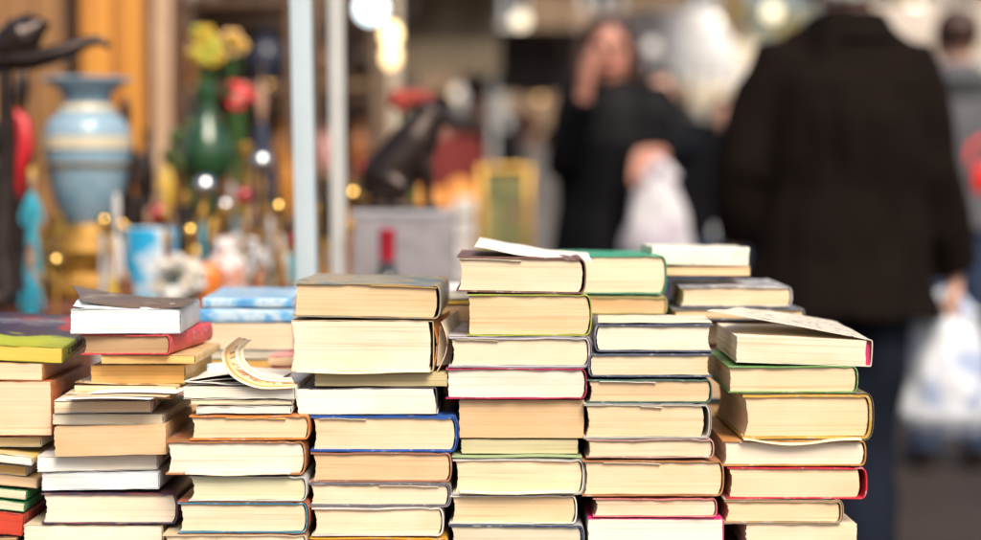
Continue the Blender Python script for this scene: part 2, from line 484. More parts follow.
# ---- third stack with the curled strip
G3 = 'books stacked under the curled paper strip'
stack('B', 'of stack under curled strip', 1.75, [
 ('white booklet with wavy leaves', 183, 296, 386, 399, 'white', WHITE, dict(hard=False, name='booklet', D=.17, lift=.004, amp=.002, yaw=-2)),
 ('thin cream booklet', 191, 293, 400, 405, 'cream', (.7, .58, .38), dict(hard=False, D=.17, name='booklet')),
 ('thin white paperback', 196, 292, 406, 414, 'white', WHITE, dict(hard=False, D=.17, amp=.0015)),
 ('orange hardback with creamy pages', 190, 310, 415, 440, 'cream', (.62, .22, .05), dict(roll=.3, slip=(.3, .8, 'gold'))),
 ('thick brown orange hardback with ivory pages', 166, 306, 441, 475, 'ivory', (.42, .17, .07), dict(D=.2, yaw=.4)),
 ('pale green-edged paperback with grey spine', 189, 307, 476, 501, 'green', (.62, .64, .62), dict(hard=True, tc=.0008, rnd=.003)),
 ('teal hardback with a red inner line', 178, 308, 502, 533, 'cream', (.05, .23, .33), dict(jacket=(.5, .14, .08))),
 ('cream hardback', 163, 307, 534, None, 'ivory', (.6, .48, .3), dict()),
], G3)

# ---- back stack with the blue books
G4 = 'books in the blurred back row'
stack('D', 'of back stack behind curled strip', 2.04, [
 ('sky blue thin book', 203, 292, 298, 308, 'blue', None, dict(art=art_blue, spine='F', hard=False, D=.15, pitch=1.5, lift=0)),
 ('sky blue lettered book', 199, 293, 309, 322, 'blue', None, dict(art=art_blue, spine='F', hard=False, D=.16)),
 ('thick cream-edged book under two blue ones', 199, 294, 323, 350, 'ivory', WHITE, dict(hard=False, D=.17)),
 ('thin white and grey magazine', 200, 289, 351, 359, 'grey', WHITE, dict(hard=False, name='magazine', D=.18)),
 ('deep yellow paperback', 196, 288, 360, 374, 'gold', (.66, .5, .2), dict(hard=False)),
 ('dark red brown book', 192, 290, 375, 393, 'brown', (.22, .05, .03), dict()),
 ('tan book half hidden by booklets', 176, 280, 394, 412, 'tan', (.4, .2, .1), dict()),
 ('brown book half hidden by orange hardback', 178, 290, 413, 434, 'brown', (.3, .12, .06), dict()),
 ('cream hardback hidden behind', 182, 296, 435, 462, 'cream', CREAM, dict()),
 ('bottom hardback standing on the table', 180, 298, 463, None, 'tan', BROWN, dict()),
], G4)

# ---- fourth stack below the bottle
G5 = 'books stacked below the red capped bottle'
stack('C', 'of stack before red-capped bottle', 1.76, [
 ('thick yellow-edged hardback with blue grey cover', 293, 441, 283, 318, 'cream', None, dict(art=art_bgrey, D=.18, roll=-.9, yaw=-1.2, spine='R', rnd=.001, gap=.0015, slip=(.52, .97, 'gold'))),
 ('thickest ivory-paged book with loose curling cover', 291, 434, 320, 372, 'ivory', (.66, .50, .28), dict(hard=False, tc=.0007, gap=.004, rnd=.003, D=.19, yaw=-1)),
 ('olive-edged coverless paperback', 314, 447, 373, 387, 'olive', (.5, .48, .3), dict(hard=False, cover=False, inset=.003, D=.18, yaw=-1)),
 ('white-paged book with dark cover', 296, 437, 388, 415, 'white', (.12, .11, .14), dict(hard=False, D=.19, skew=-.004, roll=.3)),
 ('royal blue hardback', 311, 457, 416, 451, 'cream', (.04, .13, .50), dict(jacket=(.05, .16, .55), gloss=.25, slip=(.06, .38, 'ivory'))),
 ('tan-paged hardback with brown edges', 311, 452, 452, 482, 'tan', (.38, .16, .10), dict()),
 ('thin hardback in grey cover', 309, 450, 483, 506, 'cream', (.16, .16, .20), dict(jacket=(.62, .58, .55), slip=(.5, .92, 'ivory'))),
 ('white hardback with yellowed pages', 312, 444, 507, 536, 'cream', (.72, .68, .62), dict()),
 ('bright orange hardback', 310, 448, 537, None, 'gold', (.66, .34, .03), dict()),
], G5)

# ---- small back stack between
stack('J', 'of back stack before grey crate', 1.98, [
 ('white thin book', 436, 540, 291, 299, 'white', WHITE, dict(hard=False)),
 ('yellow thin paperback', 436, 535, 300, 304, 'yellow', (.7, .5, .1), dict(hard=False)),
 ('tan book', 425, 540, 305, 322, 'tan', TAN, dict(hard=False)),
 ('brown spined book', 428, 540, 323, 350, 'tan', (.30, .12, .06), dict()),
 ('dark red hardback', 425, 545, 351, 380, 'brown', (.25, .04, .04), dict()),
 ('dark hardback in the gap', 420, 540, 381, 420, 'brown', NAVY, dict()),
 ('cream hardback in the gap', 425, 545, 421, 455, 'tan', BROWN, dict()),
 ('bottom hardback', 420, 540, 456, None, 'tan', BROWN, dict()),
], G4)
stack('K', 'of back stack behind ivory-paged book', 1.985, [
 ('peach thin book', 268, 360, 356, 366, 'peach', PINK, dict(hard=False)),
 ('red-edged thin book', 270, 372, 367, 377, 'tan', RED, dict(hard=False)),
 ('tan book', 300, 410, 378, 400, 'tan', TAN, dict()),
 ('brown hardback', 298, 415, 401, 430, 'brown', BROWN, dict()),
 ('dark hardback', 300, 412, 431, 462, 'tan', NAVY, dict()),
 ('bottom hardback', 298, 410, 463, None, 'tan', BROWN, dict()),
], G4)

# ---- tall centre stack
G6 = 'books of the tall centre stack'
stack('E', 'of tall centre stack', 1.76, [
 ('brown-covered book with a white leaf curling off', 456, 586, 257, 293, 'cream', (.19, .09, .07), dict(roll=-1.0, D=.18, tc=.0012, gap=.001, yaw=-.6, slip=(.03, .5, 'white'))),
 ('hardback with yellow green spine', 467, 592, 294, 336, 'cream', (.42, .46, .07), dict(tc=.001, rnd=0, yaw=.6)),
 ('white and violet covered hardback', 449, 590, 337, 367, 'ivory', (.60, .56, .62), dict(tc=.0014, jacket=(.74, .70, .72), slip=(.05, .35, 'grey'))),
 ('white-paged hardback with magenta spine', 446, 587, 368, 399, 'white', (.50, .03, .10), dict(tc=.0010, rnd=0)),
 ('tan coverless paperback', 459, 584, 400, 439, 'tan', TAN, dict(hard=False, cover=False, inset=.004)),
 ('olive-edged coverless thin paperback', 461, 578, 440, 455, 'olive', (.4, .38, .2), dict(hard=False, cover=False, inset=.006)),
 ('white-covered hardback under green leaflet', 453, 584, 459, 494, 'cream', (.70, .68, .62), dict(jacket=(.78, .75, .68))),
 ('white hardback on navy one', 450, 577, 495, 524, 'cream', (.74, .72, .66), dict()),
 ('navy hardback with greyish pages', 449, 583, 525, None, 'grey', (.05, .08, .15), dict(jacket=(.55, .56, .56))),
], G6)

# ---- front stack right of centre
G7 = 'books stacked right of the centre stack'
stack('F', 'of stack right of centre', 1.755, [
 ('navy book with pale top', 594, 713, 324, 352, 'ivory', (.10, .11, .17), dict(spine='L', D=.115, tc=.0012)),
 ('slate grey hardback with ivory pages', 588, 712, 353, 377, 'ivory', (.10, .12, .18), dict(spine='L', tc=.0016)),
 ('tan-edged hardback in dark green cover', 587, 712, 379, 403, 'tan', (.08, .16, .13), dict(tc=.0012, slip=(.1, .55, 'white'))),
 ('hardback with white spine', 584, 710, 404, 438, 'cream', (.55, .52, .46), dict(jacket=(.76, .73, .68), gap=.003, slip=(.45, .62, 'white'))),
 ('white-paged book between thin grey boards', 586, 714, 439, 458, 'ivory', (.52, .30, .26), dict(tc=.0009)),
 ('wide hardback with orange brown cover', 582, 724, 460, 496, 'cream', (.45, .20, .08), dict(slip=(.15, .55, 'ivory'))),
 ('pink-edged book', 593, 717, 498, 517, 'pink', (.72, .22, .22), dict(tc=.001)),
 ('white-paged book with magenta cover', 588, 724, 518, None, 'white', (.68, .03, .20), dict(hard=False, tc=.001, rnd=0)),
], G7)
stack('G', 'of back stack behind centre stack', 1.96, [
 ('green-covered book', 548, 667, 255, 294, 'cream', (.04, .34, .19), dict(tc=.0012, D=.17)),
 ('cream book with yellowish cover', 555, 667, 296, 314, 'tan', (.62, .56, .22), dict(tc=.0008)),
 ('cream paperback', 555, 662, 315, 333, 'cream', (.72, .62, .35), dict(hard=False)),
 ('tan hardback', 556, 668, 334, 362, 'tan', BROWN, dict()),
 ('brown hardback', 550, 662, 363, 392, 'brown', BROWN, dict()),
 ('dark hardback', 556, 668, 393, 425, 'tan', NAVY, dict()),
 ('red hardback', 552, 664, 426, 462, 'tan', RED, dict()),
 ('bottom hardback', 552, 664, 463, None, 'tan', BROWN, dict()),
], G4)
stack('H', 'of back stack beside dark coat', 2.02, [
 ('white book with rolled cover over tan pages', 652, 749, 247, 266, 'ivory', (.78, .74, .60), dict(spine='F', hard=False, D=.11, yaw=2, tc=.0012, amp=.0022, roll=-1.1)),
 ('bare tan paperback', 660, 750, 267, 276, 'tan', CREAM, dict(hard=False, cover=False, D=.13)),
 ('silver and navy hardback', 680, 792, 286, 307, 'cream', None, dict(art=art_navy, D=.17, tc=.0014, dy=-.03, yaw=-1)),
 ('dark grey hardback', 672, 805, 308, 320, 'cream', (.14, .15, .16), dict(dy=-.03)),
 ('cream hardback', 680, 800, 321, 345, 'cream', BROWN, dict()),
 ('brown hardback', 680, 795, 346, 372, 'tan', BROWN, dict()),
 ('blue hardback', 684, 800, 373, 400, 'tan', NAVY, dict()),
 ('green hardback', 680, 796, 401, 430, 'tan', DGREEN, dict()),
 ('red hardback', 682, 800, 431, 462, 'tan', RED, dict()),
 ('bottom hardback', 680, 798, 463, None, 'tan', BROWN, dict()),
], G4)

# ---- rightmost stack
G8 = 'books stacked at the right end of the stall'
stack('I', 'of rightmost stack', 1.76, [
 ('book with magenta spine lining and loose drawn cover', 736, 872, 337, 365, 'ivory', (.74, .66, .52), dict(top_open=True, hard=False, D=.175, roll=-1.8, yaw=-.8, tc=.0008, gap=.004)),
 ('green-covered paperback', 728, 858, 366, 393, 'cream', (.16, .36, .10), dict(hard=True, tc=.0009, rnd=0)),
 ('thick hardback in mustard cover', 742, 872, 394, 439, 'cream', (.60, .36, .07), dict(tc=.002, jacket=(.30, .24, .16))),
 ('hardback in orange cover, first leaf slipping out', 722, 866, 440, 466, 'ivory', (.58, .26, .07), dict(slip=(.12, .88, 'ivory'))),
 ('bright red hardback', 727, 867, 467, 499, 'cream', (.66, .03, .06), dict(gap=.004)),
 ('tan-covered hardback', 724, 842, 500, 523, 'cream', (.42, .28, .15), dict(jacket=(.66, .56, .40))),
 ('cream-paged coverless book', 746, 857, 524, None, 'ivory', CREAM, dict(hard=False, cover=False)),
], G8)

bpy.context.view_layer.update()
def wpt(px, py, Y): return at(px, py, Y)
# loose covers and leaves, each a part of its book
leaf_m = plain('loose_paper', (.80, .74, .64), .7, var=.05)
mag_m = plain('magenta_lining', (.62, .02, .13), .5)
quad_sheet('loose_leaf', [wpt(474, 247, 1.765), wpt(592, 262, 1.765), wpt(588, 253, 1.93), wpt(480, 238, 1.93)], leaf_m, BK['E1'], -.002, .0015, 3, .0005)
quad_sheet('front_cover', [wpt(707, 311, 1.79), wpt(872, 341, 1.757), wpt(836, 322, 1.93), wpt(742, 308, 1.92)], [art_map, leaf_m], BK['I1'], .001, .0012, 5, .0006)
quad_sheet('endpaper', [wpt(866, 341, 1.762), wpt(870, 341.5, 1.762), wpt(870, 367, 1.762), wpt(864, 366, 1.762)], mag_m, BK['I1'], 0, 0, 0, .0004)
quad_sheet('curled_cover', [wpt(82, 301, 1.80), wpt(184, 307.6, 1.778), wpt(199, 298, 1.92), wpt(73, 286, 1.90)], [art_grey, leaf_m], BK['A1'], -.004, .001, 8, .0006)
quad_sheet('wavy_leaf', [wpt(73, 306, 1.785), wpt(160, 308.6, 1.785), wpt(188, 300.5, 1.90), wpt(80, 297, 1.88)], plain('white_leaf', (.84, .86, .88), .6, var=.03), BK['A1'], -.002, .0015, 4)
# loose curling spine cover of the thickest book
b = BK['C2']; Mi = b.matrix_basis.inverted()
for k, (dx, mm) in enumerate(((0, (.62, .24, .07)), (5, (.76, .66, .50)))):
    def fn(u, v, dx=dx):
        a = u
        x = 432+dx+8*math.sin(a*math.pi)*(.6+.4*k)+4*k*a
        y = 372-(372-322)*a
        p = at(x, y, 1.762+.002*k); p.y += v*.17; p.x += .012*v
        return Mi @ p
    sheet('torn_spine_layer' if k == 0 else 'curling_back_cover', fn, cover_mat(mm), b, .0006, 16, 6)
def fn(u, v):
    p = at(437+14*u+3*v, 366-2*u-26*v-14*(1-u)*v, 1.775+.02*u); return Mi @ p
sheet('folded_flap', fn, cover_mat((.78, .70, .56)), b, .0005, 8, 8)

for key, xa, xb, y0, sag, Yq in (('I4', 744, 862, 440.5, 6.5, 1.752), ('C2', 296, 430, 372.5, 2.2, 1.752), ('B5', 185, 290, 474.5, 1.8, 1.742), ('E7', 460, 575, 493.5, 1.6, 1.752)):
    Mi = BK[key].matrix_basis.inverted()
    sheet('sagging_leaf', lambda u, v: Mi @ (at(xa+(xb-xa)*u, y0+sag*(math.sin(math.pi*min(1, u*1.15))**1.6)*(1-.5*u)+.35*n3(u*9, xa), Yq)+Vector((0, .02*v, .0035*v))), plain('old_leaf', (.80, .68, .48), .8), BK[key], .0004, 26, 3)

# the curled paper strip on the third stack
t = thing('curled_paper_strip', 'shiny printed paper strip curling in an arc above the white booklet', 'paper strip', at(262, 384, 1.80))
Mi = Matrix.Translation(-t.location)
cen = []
for i in range(25):
    a = i/24
    ang = R(285)-a*R(150)
    cen.append((263+32*math.cos(ang)*1.05-4, 358-(-30)*0+30*0+ -30*math.sin(ang)*1.0))
def fn(u, v):
    # arc from the right foot, down along the booklet and up to the left, curling over
    P = [(296, 388), (262, 389), (238, 381), (224, 367), (223, 351), (238, 337)]
    Q = [(292, 378), (268, 376), (252, 368), (244, 358), (244, 348), (252, 340)]
    s = u*(len(P)-1); i = min(int(s), len(P)-2); f = s-i
    def cr(L):
        g = lambda k: Vector(L[max(0, min(len(L)-1, k))])
        p0, p1, p2, p3 = g(i-1), g(i), g(i+1), g(i+2)
        return .5*((2*p1)+(-p0+p2)*f+(2*p0-5*p1+4*p2-p3)*f*f+(-p0+3*p1-3*p2+p3)*f**3)
    a = cr(P); c = cr(Q)
    Ya = 1.742-.0*u; Yb = 1.752+.02*u
    return Mi @ (at(a.x, a.y, Ya)*(1-v)+at(c.x, c.y, Yb)*v)
sheet('paper', fn, [plain('strip_cream', (.78, .68, .50), .25), plain('strip_orange', (.66, .36, .12), .25), plain('strip_tan', (.72, .52, .30), .25), art_strip, art_strip, plain('strip_white', (.80, .78, .74), .25), plain('strip_tan', (.72, .52, .30), .25), plain('strip_cream', (.78, .68, .50), .25)], t, .0004, 44, 8)
# small leaflet with a blue drawing
fl = art_mat('leaflet_print', [(.82, .84, .86), (.80, .83, .86), (.20, .45, .62), (.82, .84, .86)], 45, .4, dist=2.5)
t = thing('leaflet', 'small white leaflet with blue drawing leaning behind the curled strip', 'leaflet', at(222, 386, 1.86))
Mi = Matrix.Translation(-t.location)
sheet('paper', lambda u, v: Mi @ (at(207+u*36, 386-v*22-u*2, 1.86+.02*v)), fl, t, .0003, 8, 4)
# white leaves fanned above the booklet
t = thing('open_pamphlet', 'white unprinted pamphlet lying open on the third stack, under the strip', 'pamphlet', at(240, 386, 1.76))
Mi = Matrix.Translation(-t.location)
for k in range(3):
    sheet('leaf', lambda u, v, k=k: Mi @ (at(186+u*(108-k*6), 385.5-k*1.6-(2.5+k*2.2)*math.sin(u*2.6)-k*.6, 1.755+v*.15+.002*k)+Vector((0.012*v, 0, .006*v))), leaf_m, t, .0004, 16, 5)
# green leaflet on the white book of the centre stack
t = thing('thin_leaflet', 'thin green and white leaflet between books of the tall centre stack', 'leaflet', at(518, 458, 1.76))
Mi = Matrix.Translation(-t.location)
sheet('paper', lambda u, v: Mi @ (at(452+u*130, 457.6+.6*math.sin(u*7), 1.757)+Vector((0, .14*v, 0))), plain('leaflet_green', (.36, .46, .24), .5), t, .0014, 16, 3)
# white slips poking out of the left stack
t = thing('loose_sheets', 'pale loose sheets sliding out above the white-spined paperback', 'paper sheets', at(110, 398, 1.78))
Mi = Matrix.Translation(-t.location)
for k, (xa, xb, yy) in enumerate(((60, 150, 400), (70, 166, 397.5), (88, 176, 394))):
    sheet('sheet', lambda u, v, k=k, xa=xa, xb=xb, yy=yy: Mi @ (at(xa+(xb-xa)*u, yy-1.5*math.sin(u*3), 1.75+.008*k)+Vector((.03*v, .13*v, .004*v))), [plain('sheet_white', (.80, .78, .76), .6, var=.04), plain('sheet_peach', (.75, .55, .36), .6)][k % 2], t, .0005, 12, 5)

quad_sheet('pasted_sheet', [wpt(598, 322.9, 1.757), wpt(712, 322.9, 1.757), wpt(704, 315.6, 1.868), wpt(598, 315.6, 1.868)], plain('faded_cream_paper', (.74, .66, .50), .6), BK['F1'], .0, .0006, 2, .0005)
def spine_marks(bk, m, n, y0, y1, zf, hgt):
    """printed letters along the spine of a paperback"""
    o = [c for c in bk.children if c.name.startswith('cover')][0]
    W = max(v.co.x for v in o.data.vertices); T = max(v.co.z for v in o.data.vertices)
    bm = bmesh.new(); rr = random.Random(n)
    for i in range(n):
        y = y0+(y1-y0)*(i+.5)/n; w = (y1-y0)/n
        z = T*zf
        add_box(bm, (W+.0001, y-w*.22, z), (.0005, w*.16, hgt))
        if rr.random() < .7: add_box(bm, (W+.0001, y+w*.05, z+hgt*.42), (.0005, w*.36, hgt*.16))
        if rr.random() < .6: add_box(bm, (W+.0001, y+w*.05, z-hgt*.42), (.0005, w*.36, hgt*.16))
        if rr.random() < .6: add_box(bm, (W+.0001, y+w*.28, z), (.0005, w*.14, hgt*.8))
    link_mesh('spine_lettering', bm, m, bk)
ink = plain('black_ink', (.02, .02, .025), .5, bmp=0)
spine_marks(BK['A10'], ink, 8, .03, .12, .5, .006)
spine_marks(BK['A7'], plain('red_ink', (.6, .03, .08), .5, bmp=0), 2, .012, .026, .5, .006)
spine_marks(BK['A7'], ink, 9, .05, .12, .5, .003)
spine_marks(BK['Z1'], ink, 7, .02, .10, .45, .006)
spine_marks(BK['Z3'], ink, 7, .04, .14, .55, .016)

# ------------------------------------------------------------------ tables
def table(name, label, x0, x1, y0, y1, z, col, legs=True):
    t = thing(name, label, 'table', ((x0+x1)/2, (y0+y1)/2, 0))
    w, d = x1-x0, y1-y0
    bm = bmesh.new(); add_box(bm, (0, 0, z-.0125), (w, d, .025), .004)
    link_mesh('tabletop', bm, col, t)
    for s in (-1, 1):
        bm = bmesh.new(); add_box(bm, (0, s*(d/2-.05), z-.07), (w-.1, .02, .088), .002)
        link_mesh('apron', bm, col, t)
    for sx in (-1, 1):
        for sy in (-1, 1):
            bm = bmesh.new(); add_box(bm, (sx*(w/2-.06), sy*(d/2-.085), (z-.026)/2), (.045, .045, z-.026), .004)
            link_mesh('leg', bm, col, t)
    return t
wood = plain('dark_table_wood', (.09, .05, .03), .6, scale=20)
table('book_table', 'dark wooden table carrying all the stacks of books', -1.05, .335, 1.69, 2.28, TABLE_Z, wood)

# poles of the stall frame
pole_m = plain('painted_pole_white', (.46, .54, .58), .35, var=.05)
pole_g = plain('painted_pole_grey', (.50, .50, .48), .4, var=.08)
def pole(label, pxt, pxb, pyb, Y, w, m, h=2.45):
    a = at(pxt, 0, Y); b = at(pxb, pyb, Y)
    dx = (a.x-b.x)/(a.z-b.z)
    x0 = b.x+dx*(0-b.z)
    t = thing('stall_pole', label, 'pole', (x0, Y, 0))
    bm = bmesh.new()
    add_box(bm, (0, 0, h/2), (w, w, h), w*.12)
    for v in bm.verts: v.co.x += dx*v.co.z
    link_mesh('post', bm, m, t)
    bm = bmesh.new(); add_box(bm, (0, 0, .006), (w*2.6, w*2.6, .012), .002); add_box(bm, (0, 0, .04), (w*1.25, w*1.25, .06), .003)
    link_mesh('foot_plate', bm, plain('galvanised', (.4, .4, .4), .4, .6), t)
    return t
pole('white square pole just behind the books, left of the grey pole', 301, 307, 280, 2.42, .027, pole_m)
pole('thinner grey pole right of the white pole', 336, 339, 280, 3.05, .024, pole_g)

# ------------------------------------------------------------------ antiques
AT = .75
table('antiques_table', 'brown table crowded with vases and figurines behind the books', -1.25, -.03, 2.95, 4.35, AT, plain('antique_table_wood', (.12, .06, .035), .5, scale=20))
t = thing('display_riser', 'reddish brown wooden display step under the blue vase', 'display stand', (-.94, 3.42, AT))
bm = bmesh.new(); add_box(bm, (0, 0, .15), (.56, .5, .02), .003); link_mesh('top_board', bm, plain('riser_wood', (.16, .05, .03), .5), t)
for s in (-1, 1):
    bm = bmesh.new(); add_box(bm, (s*.265, 0, .069), (.02, .46, .138), .002); link_mesh('side_board', bm, plain('riser_wood', (.16, .05, .03), .5), t)
RZ = AT+.161
gold = plain('gilt_bronze', (.62, .36, .08), .32, .85, .4, 40, .5)
oldgold = plain('old_gilding', (.42, .22, .04), .42, .5, .5, 45, .6)
vblue = art_mat('vase_glaze_blue', [(.16, .30, .42), (.24, .38, .48), (.30, .42, .50), (.16, .22, .36)], 22, .18)
cream_g = plain('cream_glaze', (.70, .60, .42), .25)
# big vase: profile in photo pixels, r and y
def lathe_px(px, prof, Y, zbase):
    k = Y/F
    out = []
    for r, y in prof: out.append((max(.0015, r*k), at(px, y, Y).z-zbase))
    return out
Yv = 3.35
p0 = at(88, 200, Yv)
t = thing('blue_vase', 'large pale blue vase with gilt bands and ruffled rim', 'vase', (p0.x, Yv, RZ))
def vpart(name, prof, m, **k):
    bm = bmesh.new(); add_lathe(bm, (0, 0, 0), lathe_px(88, prof, Yv, RZ), 36, **k)
    return link_mesh(name, bm, m, t)
vpart('body', [(20, 226), (29, 210), (36, 190), (40, 168), (43, 150), (43, 135), (39, 122), (30, 114), (23, 108), (22, 98), (27, 90), (35, 85), (42, 80), (41.5, 78)], vblue, ruffle=.09)
vpart('gilt_band', [(40.5, 137), (43.9, 137), (43.9, 149), (40, 149)], cream_g)
vpart('gilt_band', [(34, 163), (41.8, 164), (41.2, 168), (34, 168)], gold)
vpart('neck_ring', [(18, 112), (28, 111), (26, 105), (18, 104)], cream_g)
vpart('base', [(42, 294.8), (43, 288), (36, 282), (31, 272), (36, 262), (40, 250), (34, 240), (25, 232), (21, 223)], oldgold)
for s in (-1, 1):
    bm = bmesh.new(); pts = []
    for i in range(9):
        a = R(-80+i*20); pts.append((s*(.045+.035*math.cos(a)), 0, .04+.055*math.sin(a)+.04))
    add_tube(bm, pts, [.006]*9, 8); link_mesh('handle', bm, gold, t)

def lathe_thing(name, label, cat, px, prof, Y, m, zb=AT, group='ornaments on the antiques table', ruffle=0, extra=None, seg=22, sx=1):
    p = at(px, 200, Y)
    t = thing(name, label, cat, (p.x, Y, zb), group=group)
    ms = m if isinstance(m, list) else [m]
    if not isinstance(prof[0], list): prof = [prof]
    for i, pr in enumerate(prof):
        bm = bmesh.new(); add_lathe(bm, (0, 0, 0), lathe_px(px, pr, Y, zb), seg, ruffle=ruffle, sx=sx)
        link_mesh(['body', 'base', 'rim', 'neck'][i], bm, ms[min(i, len(ms)-1)], t)
    if extra: extra(t)
    return t
dots = art_mat('blue_white_pattern', [(.02, .34, .62), (.03, .40, .68), (.72, .76, .80), (.78, .80, .82)], 26, .25, interp='LINEAR', dist=.3, detail=1)
lathe_thing('patterned_pot', 'bright blue pot with white blotches beside the white flowers', 'pot', 150,
            [(20, 392), (23, 385), (25, 300), (27, 250), (28, 229), (26, 228), (24, 240)], 3.2, dots)
bronze = plain('dark_bronze', (.035, .022, .018), .28, .5, .4, 20, .2)
redc = plain('red_lacquer', (.55, .015, .02), .35)
skin_doll = plain('doll_porcelain', (.50, .30, .20), .35)
def figurine(label, px, ytop, ybot, Y, mats, width, zb=AT, arms=0, name='figurine', seat=False):
    """a small standing figure: robe, torso with arms, head, plinth"""
    k = Y/F; p = at(px, 200, Y); top = at(px, ytop, Y).z-zb
    w = width*k/2
    t = thing(name, label, 'figurine', (p.x, Y, zb), rot=(0, 0, random.uniform(-.6, .6)), group='ornaments on the antiques table')
    h = top
    bm = bmesh.new(); add_lathe(bm, (0, 0, 0), [(w*.95, 0), (w, .02*h), (w*.85, .06*h), (w*.8, .075*h)], 18); link_mesh('plinth', bm, mats[2], t)
    bm = bmesh.new()
    add_lathe(bm, (0, 0, 0), [(w*.78, .07*h), (w*.85, .16*h), (w*.62, .36*h), (w*.40, .52*h), (w*.52, .66*h), (w*.55, .74*h), (w*.22, .80*h)], 18, sy=.8)
    link_mesh('robe', bm, mats[0], t)
    bm = bmesh.new()
    for s in (-1, 1):
        add_tube(bm, [(s*w*.45, 0, .73*h), (s*w*.85, -w*.2, .60*h), (s*w*(.5+arms), -w*.5, (.55+arms*.3)*h)], [w*.18, w*.15, w*.10], 8)
    link_mesh('arms', bm, mats[0], t)
    bm = bmesh.new(); add_ball(bm, (0, 0, .88*h), (w*.30, w*.32, .085*h), 12); add_tube(bm, [(0, 0, .78*h), (0, 0, .85*h)], [w*.16, w*.14], 8)
    link_mesh('head', bm, mats[1], t)
    bm = bmesh.new(); add_ball(bm, (0, w*.08, .91*h), (w*.34, w*.34, .08*h), 12); link_mesh('hair', bm, mats[2], t)
    return t
white_g = plain('white_porcelain', (.58, .55, .53), .22, var=.06)
teal_g = plain('teal_glaze', (.03, .28, .40), .25)
turq = plain('turquoise_glaze', (.05, .40, .52), .25)
yel_g = plain('yellow_glaze', (.65, .42, .06), .3)
green_g = plain('green_glass', (.02, .07, .025), .12, coat=.5)
brown_g = plain('brown_glaze', (.22, .09, .04), .3)
navy_g = plain('navy_glaze', (.03, .035, .06), .25)
orange_g = plain('orange_glaze', (.80, .22, .03), .3)
pink_g = plain('pink_glaze', (.62, .30, .28), .35)
grey_g = plain('pewter', (.30, .30, .32), .3, .6)
figurine('dark bronze figurine with black round head right of the blue vase', 126, 95, 294, 3.5, [bronze, bronze, bronze], 34, zb=RZ)
figurine('turquoise robed figurine at the left of the vase', 32, 165, 262, 3.28, [turq, skin_doll, yel_g], 24, zb=RZ-.0)
figurine('teal squat figurine at the foot of the vase', 30, 240, 300, 3.15, [teal_g, skin_doll, brown_g], 26, zb=AT)
figurine('slim white porcelain lady right of the vase base', 116, 190, 300, 3.12, [white_g, white_g, white_g], 24)
figurine('small pale figurine above the blue pot', 148, 196, 300, 3.6, [pink_g, skin_doll, bronze], 22)
figurine('brown glazed figurine left of the green bottle', 172, 205, 300, 3.75, [brown_g, skin_doll, brown_g], 26)
figurine('white and gold dancer figurine beneath the green bottle', 214, 214, 300, 3.35, [white_g, skin_doll, gold], 30, arms=.4)
figurine('dark red robed figurine in front of the dancers', 196, 243, 300, 3.1, [plain('dark_red_glaze', (.22, .02, .02), .3), skin_doll, gold], 30)
figurine('pewter figurine near the white pole', 270, 205, 300, 3.5, [grey_g, white_g, brown_g], 28)
figurine('cream lady figurine with raised arms beside the white pole', 280, 232, 300, 3.2, [cream_g, skin_doll, white_g], 26, arms=.6)
figurine('ochre small monk figurine in front of the cream lady', 262, 258, 300, 3.02, [yel_g, skin_doll, brown_g], 20)
figurine('tall dark lady figurine behind the red flowers', 262, 60, 300, 3.9, [navy_g, skin_doll, bronze], 34)
figurine('white bride figurine left of the pewter one', 244, 210, 300, 3.3, [white_g, skin_doll, white_g], 24)
figurine('teal and white dancer behind the bride', 232, 180, 300, 3.75, [teal_g, skin_doll, white_g], 22)
lathe_thing('orange_bowl', 'small glossy orange lidded bowl in front of the dark red figurine', 'bowl', 208, [(8, 392), (9, 300), (11, 290), (14, 280), (13, 270), (8, 265), (3, 262)], 3.0, orange_g)
lathe_thing('brass_candlestick', 'tall brass candlestick between green bottle and navy lady', 'candlestick', 246, [(16, 392), (14, 380), (4, 370), (3, 330), (6, 320), (3, 300), (4, 230), (8, 224), (3, 216), (3, 160), (9, 150), (8, 143)], 3.45, gold)
lathe_thing('porcelain_jar', 'white porcelain jar with round lid left of pewter figurine', 'jar', 226, [(14, 392), (16, 360), (20, 300), (22, 275), (18, 258), (10, 252), (12, 248), (9, 240), (3, 236)], 3.1, art_mat('jar_print', [(.75, .72, .70), (.7, .68, .66), (.45, .12, .08), (.7, .5, .3)], 30, .2))
